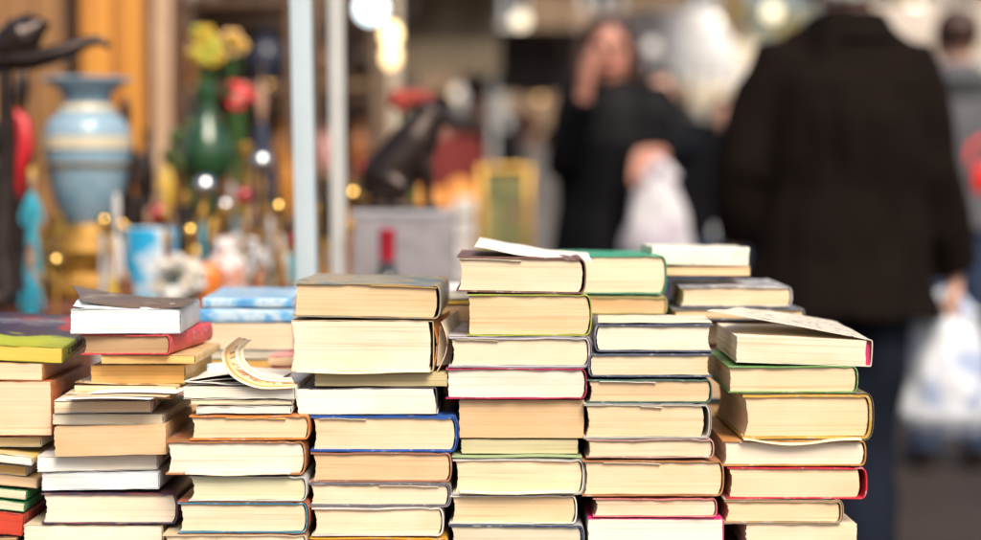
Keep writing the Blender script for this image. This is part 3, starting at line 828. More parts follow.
# green bottle lamp with yellow flowers and red blooms
lathe_thing('green_glass_lamp', 'tall green glass lamp base under the yellow flowers', 'lamp base', 208, [[(9, 384), (7, 300), (6, 210), (9, 186), (20, 176), (25, 162), (25, 146), (17, 128), (9, 116), (9, 100), (12, 90), (11, 84)], [(22, 390), (20, 384)]], 3.55, [green_g, gold])
def bouquet(label, px, py, Y, rx, ry, m, m2, n, zb=AT, seed=1):
    rnd = random.Random(seed)
    c = at(px, py, Y); k = Y/F
    t = thing('flower_bouquet', label, 'flowers', (c.x, Y, zb), group='flowers among the ornaments')
    bm = bmesh.new(); bs = bmesh.new()
    for i in range(n):
        a = rnd.uniform(0, 6.28); q = rnd.uniform(0, 1)**.5
        p = Vector((math.cos(a)*q*rx*k, rnd.uniform(-.6, .6)*rx*k, c.z-zb+math.sin(a)*q*ry*k))
        for j in range(6):
            aa = j*math.pi/3+rnd.random(); r = rnd.uniform(3.5, 6)*k
            add_ball(bm, p+Vector((math.cos(aa)*r, rnd.uniform(-r, r)*.5, math.sin(aa)*r)), (r*.8, r*.45, r*.7), 7, mi=0 if rnd.random() < .7 else 1)
        add_ball(bm, p+Vector((0, -3*k, 0)), 3*k, 6, mi=1)
        add_tube(bs, [p, (p.x*.3, p.y*.3, (c.z-zb)*.75), (0, 0, .02)], [.0016]*3, 5)
    link_mesh('blossoms', bm, [m, m2], t)
    link_mesh('stems', bs, plain('stem_green', (.05, .12, .03), .6), t)
    return t
bouquet('bright yellow silk flowers above the green lamp base', 206, 52, 3.75, 11, 24, plain('yellow_petals', (.70, .42, .03), .6), plain('lime_petals', (.45, .5, .06), .6), 9, seed=2)
bouquet('peach silk flowers right of the yellow ones', 232, 44, 3.8, 11, 10, plain('peach_petals', (.85, .52, .25), .6), plain('yellow_petals', (.70, .42, .03), .6), 6, seed=3)
bouquet('red silk flowers right of the green lamp base', 240, 98, 3.6, 9, 10, plain('red_petals', (.65, .02, .03), .6), plain('pink_petals', (.7, .25, .2), .6), 6, seed=4)
bouquet('white flowers in front of the blue pot', 178, 280, 3.0, 26, 22, plain('white_petals', (.78, .76, .74), .6), plain('cream_petals', (.75, .66, .5), .6), 22, seed=5)
bouquet('white and grey blossoms under the red flowers', 240, 250, 3.25, 26, 26, plain('white_petals', (.78, .76, .74), .6), plain('grey_petals', (.42, .42, .46), .6), 16, seed=6)
bouquet('dark leafy spray at the green lamp base', 190, 150, 3.7, 22, 26, plain('dark_leaf', (.03, .08, .02), .5), plain('olive_leaf', (.12, .13, .03), .5), 18, seed=8)

amber = plain('amber_glaze2', (.50, .20, .03), .2); dkr = plain('dark_red_glaze', (.22, .02, .02), .3); blkg = plain('black_glaze', (.02, .018, .018), .15)
for px_, yt_, Y_, w_, mm, lab, ar in [
 (138, 150, 3.8, 26, [bronze, bronze, blkg], 'dark figurine between the vase and the wooden post', 0),
 (160, 178, 3.9, 22, [blkg, skin_doll, gold], 'black robed figurine before the wooden post', .2),
 (184, 226, 3.5, 20, [amber, skin_doll, gold], 'amber figurine behind the white flowers', 0),
 (202, 196, 3.8, 18, [white_g, white_g, gold], 'white figurine in front of the green lamp base', .3),
 (222, 240, 3.55, 20, [dkr, skin_doll, blkg], 'dark red figurine behind the porcelain jar', 0),
 (252, 190, 3.85, 20, [brown_g, skin_doll, bronze], 'brown figurine behind the bride figurine', .3),
 (256, 236, 3.4, 18, [orange_g, skin_doll, gold], 'orange figurine between bride and cream lady', 0),
 (274, 150, 4.0, 22, [blkg, skin_doll, bronze], 'black tall figurine near the white pole top shelf', 0),
 (286, 250, 3.0, 16, [dkr, skin_doll, white_g], 'little dark red figurine touching the white pole', .2),
 (322, 190, 3.6, 20, [bronze, bronze, blkg], 'bronze figurine between the white and grey poles', .2),
 (325, 236, 3.2, 16, [amber, skin_doll, gold], 'amber small figurine between the two poles', .3),
 (350, 165, 3.95, 24, [amber, amber, bronze], 'amber tall figurine behind the grey box', .2),
 (366, 150, 4.1, 18, [brown_g, brown_g, bronze], 'slim brown figurine behind the dog statue', 0),
 (112, 240, 3.05, 14, [yel_g, skin_doll, gold], 'tiny yellow figurine beside the white porcelain lady', 0),
 (60, 205, 3.6, 18, [yel_g, yel_g, gold], 'yellow figurine half hidden behind the vase', .3),
 (10, 200, 3.5, 20, [amber, skin_doll, bronze], 'amber figurine at far left beside the turquoise one', .2)]:
    figurine(lab, px_, yt_, 300, Y_, mm, w_, arms=ar, zb=RZ if px_ < 80 else AT)
TZ = 1.04
darkw = plain('shelf_wood', (.10, .055, .03), .5, scale=20)
ta = at(196, 200, 4.1)
t = thing('display_shelf', 'raised brown shelf at the back of the antiques table', 'display stand', (ta.x, 4.1, AT))
bm = bmesh.new(); add_box(bm, (0, 0, TZ-AT-.009), (.48, .2, .018), .003); link_mesh('top_board', bm, darkw, t)
for sx in (-1, 1):
    bm = bmesh.new(); add_box(bm, (sx*.22, 0, (TZ-AT-.019)/2), (.018, .18, TZ-AT-.019), .002); link_mesh('side_board', bm, darkw, t)
brass = plain('polished_brass', (.80, .50, .14), .12, 1.0, .1, 8, 0)
silver = plain('polished_silver', (.80, .80, .80), .10, 1.0, .1, 8, 0)
rubyg = plain('ruby_glaze', (.35, .01, .01), .12, 0, .2, 8, 0, 1)
def glint_ball(label, px, py, Y, r, m, zb=AT):  # shiny ball on a stem, added to throw a sun glint
    c = at(px, py, Y); k = Y/F
    t = thing('added_glint_ball', label, 'ornament', (c.x, Y, zb+.0005), group='polished balls added for glints on the antiques table')
    h = c.z-zb; r *= k
    bm = bmesh.new(); add_ball(bm, (0, 0, h), r, 22); link_mesh('ball', bm, m, t)
    bm = bmesh.new(); add_lathe(bm, (0, 0, 0), [(r*.8, 0), (r*.75, .01), (r*.2, .02), (r*.16, h*.5), (r*.3, h*.6), (r*.2, h-r*.9)], 16); link_mesh('stem', bm, oldgold, t)
for px_, py_, Y_, r_, m_, l_ in [(205, 186, 3.3, 11, silver, 'silver ball added for a glint above the white flowers'), (190, 232, 3.05, 9, brass, 'brass ball added for a glint left of the porcelain jar'),
  (210, 122, 3.7, 12, brass, 'high brass ball added for a glint in front of the green lamp base'), (262, 162, 3.4, 11, silver, 'silver ball added for a glint near the white pole'), (244, 196, 3.2, 9, rubyg, 'ruby red ball added for a glint above the bride figurine'),
  (278, 208, 3.1, 9, brass, 'brass ball added for a glint, touching the pewter figurine'), (160, 214, 3.4, 10, rubyg, 'ruby red ball added for a glint above the blue pot'), (104, 222, 3.2, 8, brass, 'small brass ball added for a glint right of the blue vase'),
  (352, 196, 3.6, 11, brass, 'brass ball added for a glint left of the dog statue'), (366, 170, 3.9, 10, rubyg, 'ruby ball added for a glint behind the dog statue'), (225, 206, 3.5, 8, silver, 'small silver ball added for a glint at the middle of the table'),
  (296, 240, 3.3, 8, rubyg, 'ruby ball added for a glint behind the white pole foot'), (56, 262, 3.05, 9, brass, 'low brass ball added for a glint left of the gilt vase base')]:
    glint_ball(l_, px_, py_, Y_, r_, m_)
rt = random.Random(21); placed = []
kinds = [('gilt', oldgold), ('brass', brass), ('dark red', rubyg), ('amber', amber), ('black', blkg), ('white', white_g), ('brown', brown_g), ('green', green_g), ('turquoise', turq), ('silver', silver), ('bronze', bronze), ('gilt', gold)]
shapes = {'bottle': [(.55, 0), (.62, .03), (.62, .50), (.45, .60), (.18, .68), (.16, .90), (.22, .92), (.20, 1)],
          'goblet': [(.50, 0), (.48, .04), (.12, .10), (.10, .42), (.20, .50), (.55, .62), (.62, .80), (.56, 1)],
          'bell': [(.62, 0), (.60, .05), (.45, .30), (.38, .55), (.20, .68), (.08, .72), (.08, .85), (.14, .92), (.05, 1)]}
n = 0
while n < 62:
    px = rt.choice([rt.uniform(100, 292), rt.uniform(100, 292), rt.uniform(100, 292), rt.uniform(2, 60), rt.uniform(312, 352)])
    Y = rt.uniform(3.0, 3.95); x = at(px, 200, Y).x
    if px < 64: Y = rt.uniform(3.22, 3.6); x = at(px, 200, Y).x
    if any((x-a)**2+(Y-b)**2 < .03**2 for a, b in placed): continue
    if 112 < px < 185 and abs(Y-3.2) < .1: continue
    placed.append((x, Y)); n += 1
    zb = RZ if px < 64 else AT
    hgt = max(.06, at(px, rt.uniform(205, 285), Y).z-zb)
    sh = rt.choice(list(shapes)); cn, m = rt.choice(kinds); r = rt.uniform(.013, .021)
    t = thing('small_'+sh, 'small %s %s crowded among the taller ornaments behind the books' % (cn, sh), sh, (x, Y, zb+.0003), group='small %s %ss on the antiques table' % (cn, sh))
    bm = bmesh.new(); add_lathe(bm, (0, 0, 0), [(q*r/.6, z*hgt) for q, z in shapes[sh]], 14); link_mesh('body', bm, m, t)
    bm = bmesh.new(); add_lathe(bm, (0, 0, 0), [(r*.3, hgt*1.001), (r*.42, hgt*1.02), (r*.3, hgt*1.06), (r*.08, hgt*1.08)], 12); link_mesh('stopper' if sh == 'bottle' else 'rim', bm, oldgold, t)
# bronze eagle with a long branch, red scarf figure at the very left
Ye = 2.98
c = at(24, 60, Ye); k = Ye/F
t = thing('bronze_bird', 'dark bronze bird perched on a long bent branch at upper left', 'statue', (c.x, Ye, RZ), group='ornaments on the antiques table')
zz = lambda y: at(0, y, Ye).z-RZ
xx = lambda x: at(x, 0, Ye).x-c.x
bm = bmesh.new()
add_tube(bm, [(xx(-30), 0, zz(66)), (xx(0), 0, zz(60)), (xx(34), -.01, zz(60)), (xx(66), -.01, zz(52)), (xx(86), 0, zz(42)), (xx(98), 0, zz(40)), (xx(109), 0, zz(46))], [.019, .019, .017, .014, .010, .008, .005], 10)
add_tube(bm, [(xx(4), 0, zz(60)), (xx(6), 0, zz(150)), (xx(0), 0, zz(230)), (xx(4), 0, zz(292))], [.012, .014, .018, .03], 10)
link_mesh('branch', bm, bronze, t)
bm = bmesh.new()
add_tube(bm, [(xx(-12), 0, zz(58)), (xx(6), 0, zz(48)), (xx(24), 0, zz(36)), (xx(38), 0, zz(26)), (xx(44), 0, zz(22))], [(.008, .008), (.024, .03), (.03, .034), (.016, .016), (.012, .012)], 14)
add_tube(bm, [(xx(42), 0, zz(22)), (xx(52), 0, zz(24))], [.006, .001], 8)
add_tube(bm, [(xx(-6), .02, zz(44)), (xx(20), .03, zz(18)), (xx(30), .03, zz(12))], [(.005, .02), (.006, .025), (.002, .004)], 10)
remeshed('body', bm, bronze, t, .004, .001, 60, 2)
fr = figurine('bronze figure with red shawl over its shoulders under the bird', 22, 66, 294, 3.3, [bronze, bronze, bronze], 44, zb=RZ)
kq = 3.3/F; hq = at(22, 66, 3.3).z-RZ
bm = bmesh.new()
for s_ in (-1, 1):
    add_tube(bm, [(s_*4*kq, -14*kq, hq*.80), (s_*13*kq, -9*kq, hq*.76), (s_*17*kq, -10*kq, hq*.66), (s_*12*kq, -14*kq, hq*.56), (s_*9*kq, -14*kq, hq*.44)], [5*kq, 8*kq, 8*kq, 7*kq, 4*kq], 10)
link_mesh('shawl', bm, redc, fr)
figurine('dark bronze nude at the far left edge', -2, 120, 294, 3.1, [bronze, bronze, bronze], 40, zb=RZ)

# pedestal crate with dark seated dog statue and bottle
Yp = 3.45
pc = at(405, 240, Yp)
ztop = at(405, 210, Yp).z
t = thing('grey_crate', 'pale grey box serving as pedestal for the dark statue', 'box', (pc.x, Yp, AT))
W = 100*Yp/F; Hh = ztop-AT
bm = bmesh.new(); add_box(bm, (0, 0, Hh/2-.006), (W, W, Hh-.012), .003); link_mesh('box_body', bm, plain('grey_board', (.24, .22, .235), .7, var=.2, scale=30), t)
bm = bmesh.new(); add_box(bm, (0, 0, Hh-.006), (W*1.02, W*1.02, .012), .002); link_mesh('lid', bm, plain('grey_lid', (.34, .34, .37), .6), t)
t = thing('dog_statue', 'dark glossy statue of a seated dog on the grey box', 'statue', (pc.x, Yp, ztop+.0005))
kx = lambda x: (x-405)*Yp/F
kz = lambda y: at(405, y, Yp).z-ztop
bm = bmesh.new()
add_tube(bm, [(kx(378), 0, kz(200)), (kx(386), 0, kz(180)), (kx(402), 0, kz(160)), (kx(418), 0, kz(138)), (kx(428), 0, kz(120)), (kx(432), 0, kz(108))], [.036, .050, .048, .042, .030, .024], 16)
add_tube(bm, [(kx(420), 0, kz(112)), (kx(434), 0, kz(112)), (kx(448), 0, kz(120)), (kx(458), 0, kz(127))], [.016, .022, .014, .008], 12)
for s in (-1, 1):
    add_tube(bm, [(kx(420), s*.02, kz(145)), (kx(428), s*.022, kz(175)), (kx(428), s*.022, kz(205)), (kx(440), s*.022, kz(207.5))], [.018, .012, .009, .009], 10)
    add_tube(bm, [(kx(388), s*.028, kz(180)), (kx(404), s*.034, kz(188)), (kx(392), s*.034, kz(204)), (kx(412), s*.034, kz(207))], [.026, .02, .012, .009], 10)
    add_tube(bm, [(kx(426), s*.012, kz(106)), (kx(424), s*.018, kz(96))], [.009, .002], 8)
add_tube(bm, [(kx(376), 0, kz(203)), (kx(366), .01, kz(205)), (kx(358), .03, kz(205))], [.01, .007, .004], 8)
remeshed('body', bm, bronze, t, .004, 0, 1, 3)
bm = bmesh.new(); add_box(bm, (kx(405), 0, .004), (W*.7, W*.5, .008), .002); link_mesh('plinth', bm, bronze, t)
bouquet('dark red silk roses behind the dog statue', 412, 105, 3.75, 18, 14, plain('dark_red_petals', (.30, .02, .02), .6), plain('brick_petals', (.45, .07, .04), .6), 14, seed=12)
Yb = 3.15
pb = at(387, 250, Yb); zb = AT
t = thing('wine_bottle', 'dark wine bottle with red foil cap standing behind the books', 'bottle', (pb.x, Yb, AT))
zt = at(387, 229, Yb).z-AT
bm = bmesh.new(); add_lathe(bm, (0, 0, 0), [(.034, 0), (.037, .004), (.037, zt-.125), (.030, zt-.098), (.016, zt-.075), (.0125, zt-.05), (.0125, zt-.01)], 28); link_mesh('glass_body', bm, plain('dark_glass', (.01, .012, .01), .06, coat=1, bmp=0), t)
bm = bmesh.new(); add_lathe(bm, (0, 0, 0), [(.0135, zt-.052), (.0135, zt-.012), (.0142, zt-.010), (.0142, zt-.002), (.012, zt)], 24); link_mesh('foil_cap', bm, plain('red_foil', (.42, .015, .04), .35, .3), t)
bm = bmesh.new(); add_lathe(bm, (0, 0, 0), [(.0374, .04), (.0374, .11)], 28); link_mesh('label', bm, cream_g, t)

# ------------------------------------------------------------------ ground
bm = bmesh.new(); bmesh.ops.create_grid(bm, x_segments=2, y_segments=2, size=150)
gm, nt, b = nodes('worn_asphalt')
g1 = noise_node(nt, (1, 1, 1), 1.2, 6, .6); g2 = noise_node(nt, (1, 1, 1), 90, 2, .5)
k1 = ramp(nt, [(.3, (.016, .009, .006)), (.55, (.026, .015, .011)), (.75, (.042, .025, .018))], g1)
k2 = ramp(nt, [(.3, (.6, .6, .6)), (.7, (1.2, 1.2, 1.2))], g2)
nt.links.new(mixc(nt, k1, k2, .8, 'MULTIPLY'), b.inputs['Base Color']); b.inputs['Roughness'].default_value = .8
bump(nt, b, g2, .4, .003)
struct(link_mesh('ground', bm, gm))

# ------------------------------------------------------------------ wooden cabinet and shelves behind the ornaments
def wood_mat(name, c, c2, sc=7):
    m, nt, b = nodes(name)
    n1 = noise_node(nt, (9, 9, .8), sc, 4, .6, .6)
    nt.links.new(ramp(nt, [(.3, c2), (.5, c), (.75, mul(c, 1.2))], n1), b.inputs['Base Color']); b.inputs['Roughness'].default_value = .4
    bump(nt, b, n1, .3, .004); return m
warm = wood_mat('honey_wood', (.62, .27, .04), (.36, .11, .02), 1.6)
redw = wood_mat('red_brown_wood', (.30, .10, .03), (.14, .05, .02))
palew = wood_mat('pale_wood', (.50, .33, .20), (.32, .18, .10))
darkw = wood_mat('dark_brown_wood', (.12, .065, .035), (.05, .03, .02))
def cabinet(label, xa, xb, Y, m, mside, h=2.1, n=3, depth=.45):
    a = at(xa, 100, Y); b = at(xb, 100, Y); w = b.x-a.x
    t = thing('wooden_cabinet', label, 'cabinet', ((a.x+b.x)/2, Y, 0))
    bm = bmesh.new(); add_box(bm, (0, depth/2+.012, h/2), (w, depth, h), .006); link_mesh('carcass', bm, mside, t)
    for i in range(n):
        bm = bmesh.new(); dw = (w-.02)/n
        add_box(bm, (-w/2+.01+dw*(i+.5), 0, h/2+.02), (dw-.008, .022, h-.1), .004)
        for zc in (.28, .72): add_box(bm, (-w/2+.01+dw*(i+.5), -.014, h*zc), (dw*.62, .008, h*.36), .003)
        d = link_mesh('door', bm, m, t)
        bm = bmesh.new(); add_ball(bm, (-w/2+.01+dw*(i+.85), -.025, h*.5), .012, 10); link_mesh('knob', bm, gold, d)
    bm = bmesh.new(); add_box(bm, (0, depth/2, h+.03), (w+.05, depth+.06, .05), .01); link_mesh('cornice', bm, mside, t)
    return t
cabinet('honey coloured wooden cabinet glowing behind the blue vase', 78, 150, 4.75, warm, redw, n=2)
cabinet('darker brown wooden cabinet behind the bronze bird', -60, 70, 4.95, wood_mat('brown_wood', (.34, .17, .06), (.16, .07, .03), 2), darkw, n=4)
a = at(163, 100, 4.7)
t = thing('wooden_post', 'pale wooden post right of the honey coloured cabinet', 'post', (a.x, 4.7, 0))
bm = bmesh.new(); add_box(bm, (0, 0, 1.1), (.045, .045, 2.2), .005); link_mesh('shaft', bm, palew, t)
bm = bmesh.new(); add_box(bm, (0, 0, .03), (.09, .09, .06), .006); link_mesh('foot', bm, palew, t)

def rack(label, xa, xb, Y, m, zs, depth=.35, h=2.1, back=None):
    a = at(xa, 100, Y); b = at(xb, 100, Y); w = b.x-a.x
    t = thing('shelf_rack', label, 'shelves', ((a.x+b.x)/2, Y, 0))
    for sx in (-1, 1):
        for y in (0, depth):
            bm = bmesh.new(); add_box(bm, (sx*(w/2-.02), y, h/2), (.035, .035, h), .003); link_mesh('upright', bm, m, t)
    for z in zs:
        bm = bmesh.new(); add_box(bm, (0, depth/2, z), (w-.08, depth-.04, .022), .003); link_mesh('shelf', bm, m, t)
    if back:
        bm = bmesh.new(); add_box(bm, (0, depth+.03, h/2), (w, .012, h), .002); link_mesh('back_panel', bm, back, t)
    return t
rack('tall dark shelves behind the silk flowers', 172, 300, 5.3, darkw, (.35, .75, 1.1, 1.38, 1.62, 1.95), back=plain('dusky_panel', (.09, .05, .03), .8))
rack('dark shelves of boxes behind the two poles', 306, 384, 6.4, plain('shelf_grey', (.16, .10, .06), .6), (.4, .8, 1.15, 1.45, 1.75), back=plain('brownish_panel', (.11, .065, .04), .8))
rnd = random.Random(11)
def urn(label, px, pyb, Y, r, h, m, zb, name='small_vase'):
    c = at(px, pyb, Y); k = Y/F; r *= k; h *= k
    t = thing(name, label, 'vase', (c.x, Y+.1, zb), group='ornaments on the shelves')
    bm = bmesh.new(); add_lathe(bm, (0, 0, 0), [(r*.5, 0), (r*.55, h*.05), (r*.9, h*.3), (r, h*.5), (r*.7, h*.72), (r*.35, h*.82), (r*.5, h)], 18); link_mesh('body', bm, m, t)
    bm = bmesh.new(); add_lathe(bm, (0, 0, 0), [(r*.58, .0), (r*.64, h*.02), (r*.60, h*.06)], 18); link_mesh('foot', bm, gold, t)
for (lab, px, z, Y, r, h, m) in [
    ('silvery vase on top shelf above yellow flowers', 205, 1.631, 5.3, 15, 34, grey_g), ('white vase beside the silvery one on the top shelf', 186, 1.631, 5.3, 10, 26, white_g),
    ('navy vase on the upper shelf behind peach flowers', 262, 1.391, 5.3, 22, 62, navy_g), ('brown vase on the upper shelf left of yellow flowers', 186, 1.391, 5.3, 11, 56, brown_g),
    ('amber vase on the shelf behind the red flowers', 280, 1.111, 5.3, 13, 66, plain('amber_glaze', (.5, .2, .04), .25)), ('grey vase on the middle shelf beside candlestick', 258, 1.111, 5.3, 11, 50, grey_g),
    ('olive vase on the middle shelf behind the dark leaves', 184, 1.111, 5.3, 12, 60, green_g), ('pink vase on the shelf near the grey pole', 322, 1.161, 6.4, 9, 46, pink_g),
    ('brown vase on the shelf between the poles', 326, 1.461, 6.4, 8, 40, brown_g), ('orange jug on the shelf right of the grey pole', 358, 1.161, 6.4, 10, 50, plain('rust_glaze', (.42, .15, .04), .3)),
    ('dark jug on the upper shelf right of grey pole', 360, 1.461, 6.4, 10, 44, bronze)]:
    urn(lab, px, 100, Y, r, h, m, z)

for (lab, px, r, h, m) in [('rust jug on raised shelf, first from the left', 120, 9, 70, plain('rust_glaze', (.42, .15, .04), .3)), ('black vase on raised shelf, second from the left', 138, 10, 90, bronze),
    ('ochre vase on raised shelf, third from the left', 158, 9, 62, yel_g), ('dark red vase on the raised shelf, left of the green lamp', 178, 10, 84, dkr), ('cream vase on the raised shelf behind green lamp base', 198, 8, 58, cream_g),
    ('brown vase on the raised shelf right of the green lamp', 222, 10, 78, brown_g), ('gilded vase on the raised shelf under the red flowers', 242, 9, 66, oldgold), ('black bulbous vase on the raised shelf', 262, 11, 88, blkg), ('amber vase at the right end of the raised shelf', 282, 8, 70, amber)]:
    urn(lab, px, 100, 4.0, r, h, m, TZ+.001)
# ------------------------------------------------------------------ lamps hanging over the aisle
def hang_lamp(label, px, py, Y, r, col, s, sy=1.0, top=3.2, pole_x=None):
    c = at(px, py, Y); k = Y/F; r *= k
    t = thing('hanging_lamp', label, 'lamp', (c.x, Y, c.z), group='lit lamps over the market aisle')
    bm = bmesh.new(); add_ball(bm, (0, 0, 0), (r, r, r*sy), 20); link_mesh('globe', bm, emit('lamp_glow_%d' % int(px), col, s), t)
    bm = bmesh.new(); add_lathe(bm, (0, 0, 0), [(r*.5, r*sy*.9), (r*.45, r*sy*1.15), (r*.12, r*sy*1.3)], 16); link_mesh('cap', bm, bronze, t)
    bm = bmesh.new(); add_tube(bm, [(0, 0, r*sy*1.25), (0, 0, max(.3, top-c.z))], [.006, .006], 6); link_mesh('cord', bm, bronze, t)
hang_lamp('cool white lamp high above the dog statue', 371, 8, 5.6, 15, (.80, .95, 1), 2.6)
hang_lamp('warm orange lamp just below the cool white lamp', 391, 34, 6.0, 9, (1, .72, .34), 3.0, 1.3)
hang_lamp('second warm lamp under the first warm lamp', 391, 56, 6.6, 8, (1, .70, .34), 2.6, 1.4, top=1.72)
hang_lamp('small cream lamp in the beige ceiling area', 521, 20, 12, 8, (1, .86, .62), 1.6)
hang_lamp('small warm lamp glinting at the woman\'s elbow', 563, 140, 9.5, 8, (1, .66, .24), 3.0, top=2.6)
hang_lamp('round white lamp right of the woman\'s face', 652, 46, 13, 7, (1, .90, .78), .7, top=2.9)
hang_lamp('pale lamp above the dark awning', 436, 52, 13, 6, (1, .9, .7), 1.0)
for lb, px_, py_, Y_, r_, cc, st in [  # lamps added to put bright patches and highlights into the background
  ('cream lamp added as a bright patch at top between woman and dark coat', 712, 22, 19, 7, (1, .93, .80), 2.2), ('yellowish lamp added as a bright patch left of the coat collar', 772, 12, 17, 8, (1, .88, .62), 1.3),
  ('white lamp added as a bright patch low beside the coat shoulder', 742, 62, 20, 6, (1, .92, .84), 2.0), ('cream lamp added as a bright patch at far right above the grey jacket', 915, 10, 18, 9, (1, .92, .76), 2.2),
  ('amber lamp added as a highlight in the beige stall, above the red roses', 452, 96, 12.5, 4, (1, .62, .26), 2.0), ('white lamp added as a highlight over the dark awning stall', 486, 60, 15, 5, (1, .95, .9), 1.8),
  ('orange lamp added as a highlight deep in the aisle left of the woman', 540, 96, 17, 4, (1, .55, .2), 2.0), ('tiny amber lamp added as a highlight right of the grey pole', 362, 108, 9, 4, (1, .60, .22), 1.6), ('tiny yellow lamp added as a highlight between the two poles', 324, 60, 9, 4, (1, .75, .36), 1.4)]:
    hang_lamp(lb, px_, py_, Y_, r_, cc, st, top=max(2.9, at(px_, py_, Y_).z+.4))
a = at(390, 60, 7.2)
t = thing('aisle_post', 'cream painted post under the warm lamps', 'post', (a.x, 7.2, 0))
bm = bmesh.new(); add_box(bm, (0, 0, 1.2), (.075, .075, 2.4), .006); link_mesh('shaft', bm, plain('cream_paint', (.60, .50, .38), .5), t)
bm = bmesh.new(); add_box(bm, (0, 0, .05), (.14, .14, .1), .01); link_mesh('foot', bm, plain('cream_paint2', (.5, .42, .32), .5), t)

def canopy(name, label, cat, x0, x1, y0, y1, z, m, pm, nb=5, posts=True, drop=.12):
    t = thing(name, label, cat, ((x0+x1)/2, (y0+y1)/2, 0)); w, d = x1-x0, y1-y0
    bm = bmesh.new(); add_box(bm, (0, 0, z+drop+.02), (w, d, .03)); link_mesh('cover_sheet', bm, m, t)
    for i in range(nb):
        y = -d/2+.05+(d-.1)*i/(nb-1)
        bm = bmesh.new(); add_box(bm, (0, y, z+drop/2), (w-.02, .06, drop)); link_mesh('beam', bm, pm, t)
    if posts:
        for sx in (-1, 1):
            for y in (-d/2+.05, d/2-.05):
                bm = bmesh.new(); add_box(bm, (sx*(w/2-.06), y, z/2), (.08, .08, z-.004)); link_mesh('post', bm, pm, t)
    return t
canopy('market_roof', 'wooden market roof with dark beams over the aisle', 'roof', -9.5, 1.9, 9.5, 18.5, 3.0, plain('roof_boards', (.50, .36, .24), .8, scale=3), plain('roof_beams', (.36, .27, .18), .8), nb=8)
# ------------------------------------------------------------------ far stalls
def far_stall(label, xa, xb, Y, ybase, yaw_top, col, tablecol, depth=2.2, posts=True, valance=True, goods=()):
    """market stall: four posts, sloping awning with valance, covered table. ybase/yaw_top: photo rows of the awning's front edge and ridge"""
    a = at(xa, ybase, Y); b = at(xb, ybase, Y); w = b.x-a.x
    z1 = a.z; z2 = at(xa, yaw_top, Y+depth).z
    z2 = max(z2, z1+.35)
    t = thing('market_stall', label, 'market stall', ((a.x+b.x)/2, Y, 0), group='stalls along the market aisle')
    for sx in (-1, 1):
        for y, z in ((.03, z1), (depth-.03, z2)):
            bm = bmesh.new(); add_box(bm, (sx*(w/2-.04), y, z/2), (.045, .045, z-.02), .004); link_mesh('post', bm, pole_g, t)
    nst = 14
    def fn(u, v):
        return (-w/2+w*u, depth*v-.15, z1+(z2-z1)*v-.05*math.sin(math.pi*v)*(1+.3*math.sin(u*math.pi*4)))
    sheet('awning', fn, col, t, .004, nst, 8)
    def fv(u, v): return (-w/2+w*u, -.16-.01*math.sin(u*40), z1+.002-(.16+.03*abs(math.sin(u*w*9)))*v)
    sheet('valance', fv, col, t, .003, 60, 3)
    bm = bmesh.new(); add_box(bm, (0, depth*.35, .80), (w*.9, depth*.5, .03), .005); link_mesh('counter', bm, tablecol, t)
    def fc(u, v): return (-w*.45+w*.9*u, depth*.1-.01-.012*math.sin(u*w*16), .80-.72*v)
    sheet('table_skirt', fc, tablecol, t, .003, 50, 3)
    return t, w
cl_beige = plain('awning_beige', (.42, .33, .22), .8, scale=2)
cl_dark = plain('awning_dark_navy', (.045, .035, .035), .7, scale=2)
cl_white = plain('awning_white', (.74, .74, .74), .8, scale=2, var=.08)
cl_grey = plain('awning_grey', (.26, .17, .10), .8, scale=2)
cl_brown = plain('awning_brown', (.16, .10, .07), .8, scale=2)
cl_red = plain('awning_brick', (.50, .42, .34), .8, scale=2)
far_stall('beige awning stall beyond the dog statue', 392, 500, 11, 44, -10, cl_beige, cl_brown)
far_stall('dark navy awning stall between beige stall and woman', 462, 590, 14, 72, 30, cl_dark, cl_red)
far_stall('brown awning stall behind the silk flowers', 150, 400, 10, 20, -20, cl_brown, cl_beige)
far_stall('white awning stall at right of the woman', 640, 738, 15, 62, 10, cl_white, cl_grey)
far_stall('grey awning stall behind the woman\'s head', 585, 690, 19, 40, 12, cl_grey, cl_brown)
far_stall('cream awning stall beside the black coat', 690, 800, 18, 92, 45, plain('awning_cream', (.62, .52, .38), .8, scale=2), cl_white)
far_stall('pale sand awning stall behind the man with grey jacket', 870, 1060, 16, 40, 5, cl_red, cl_white)

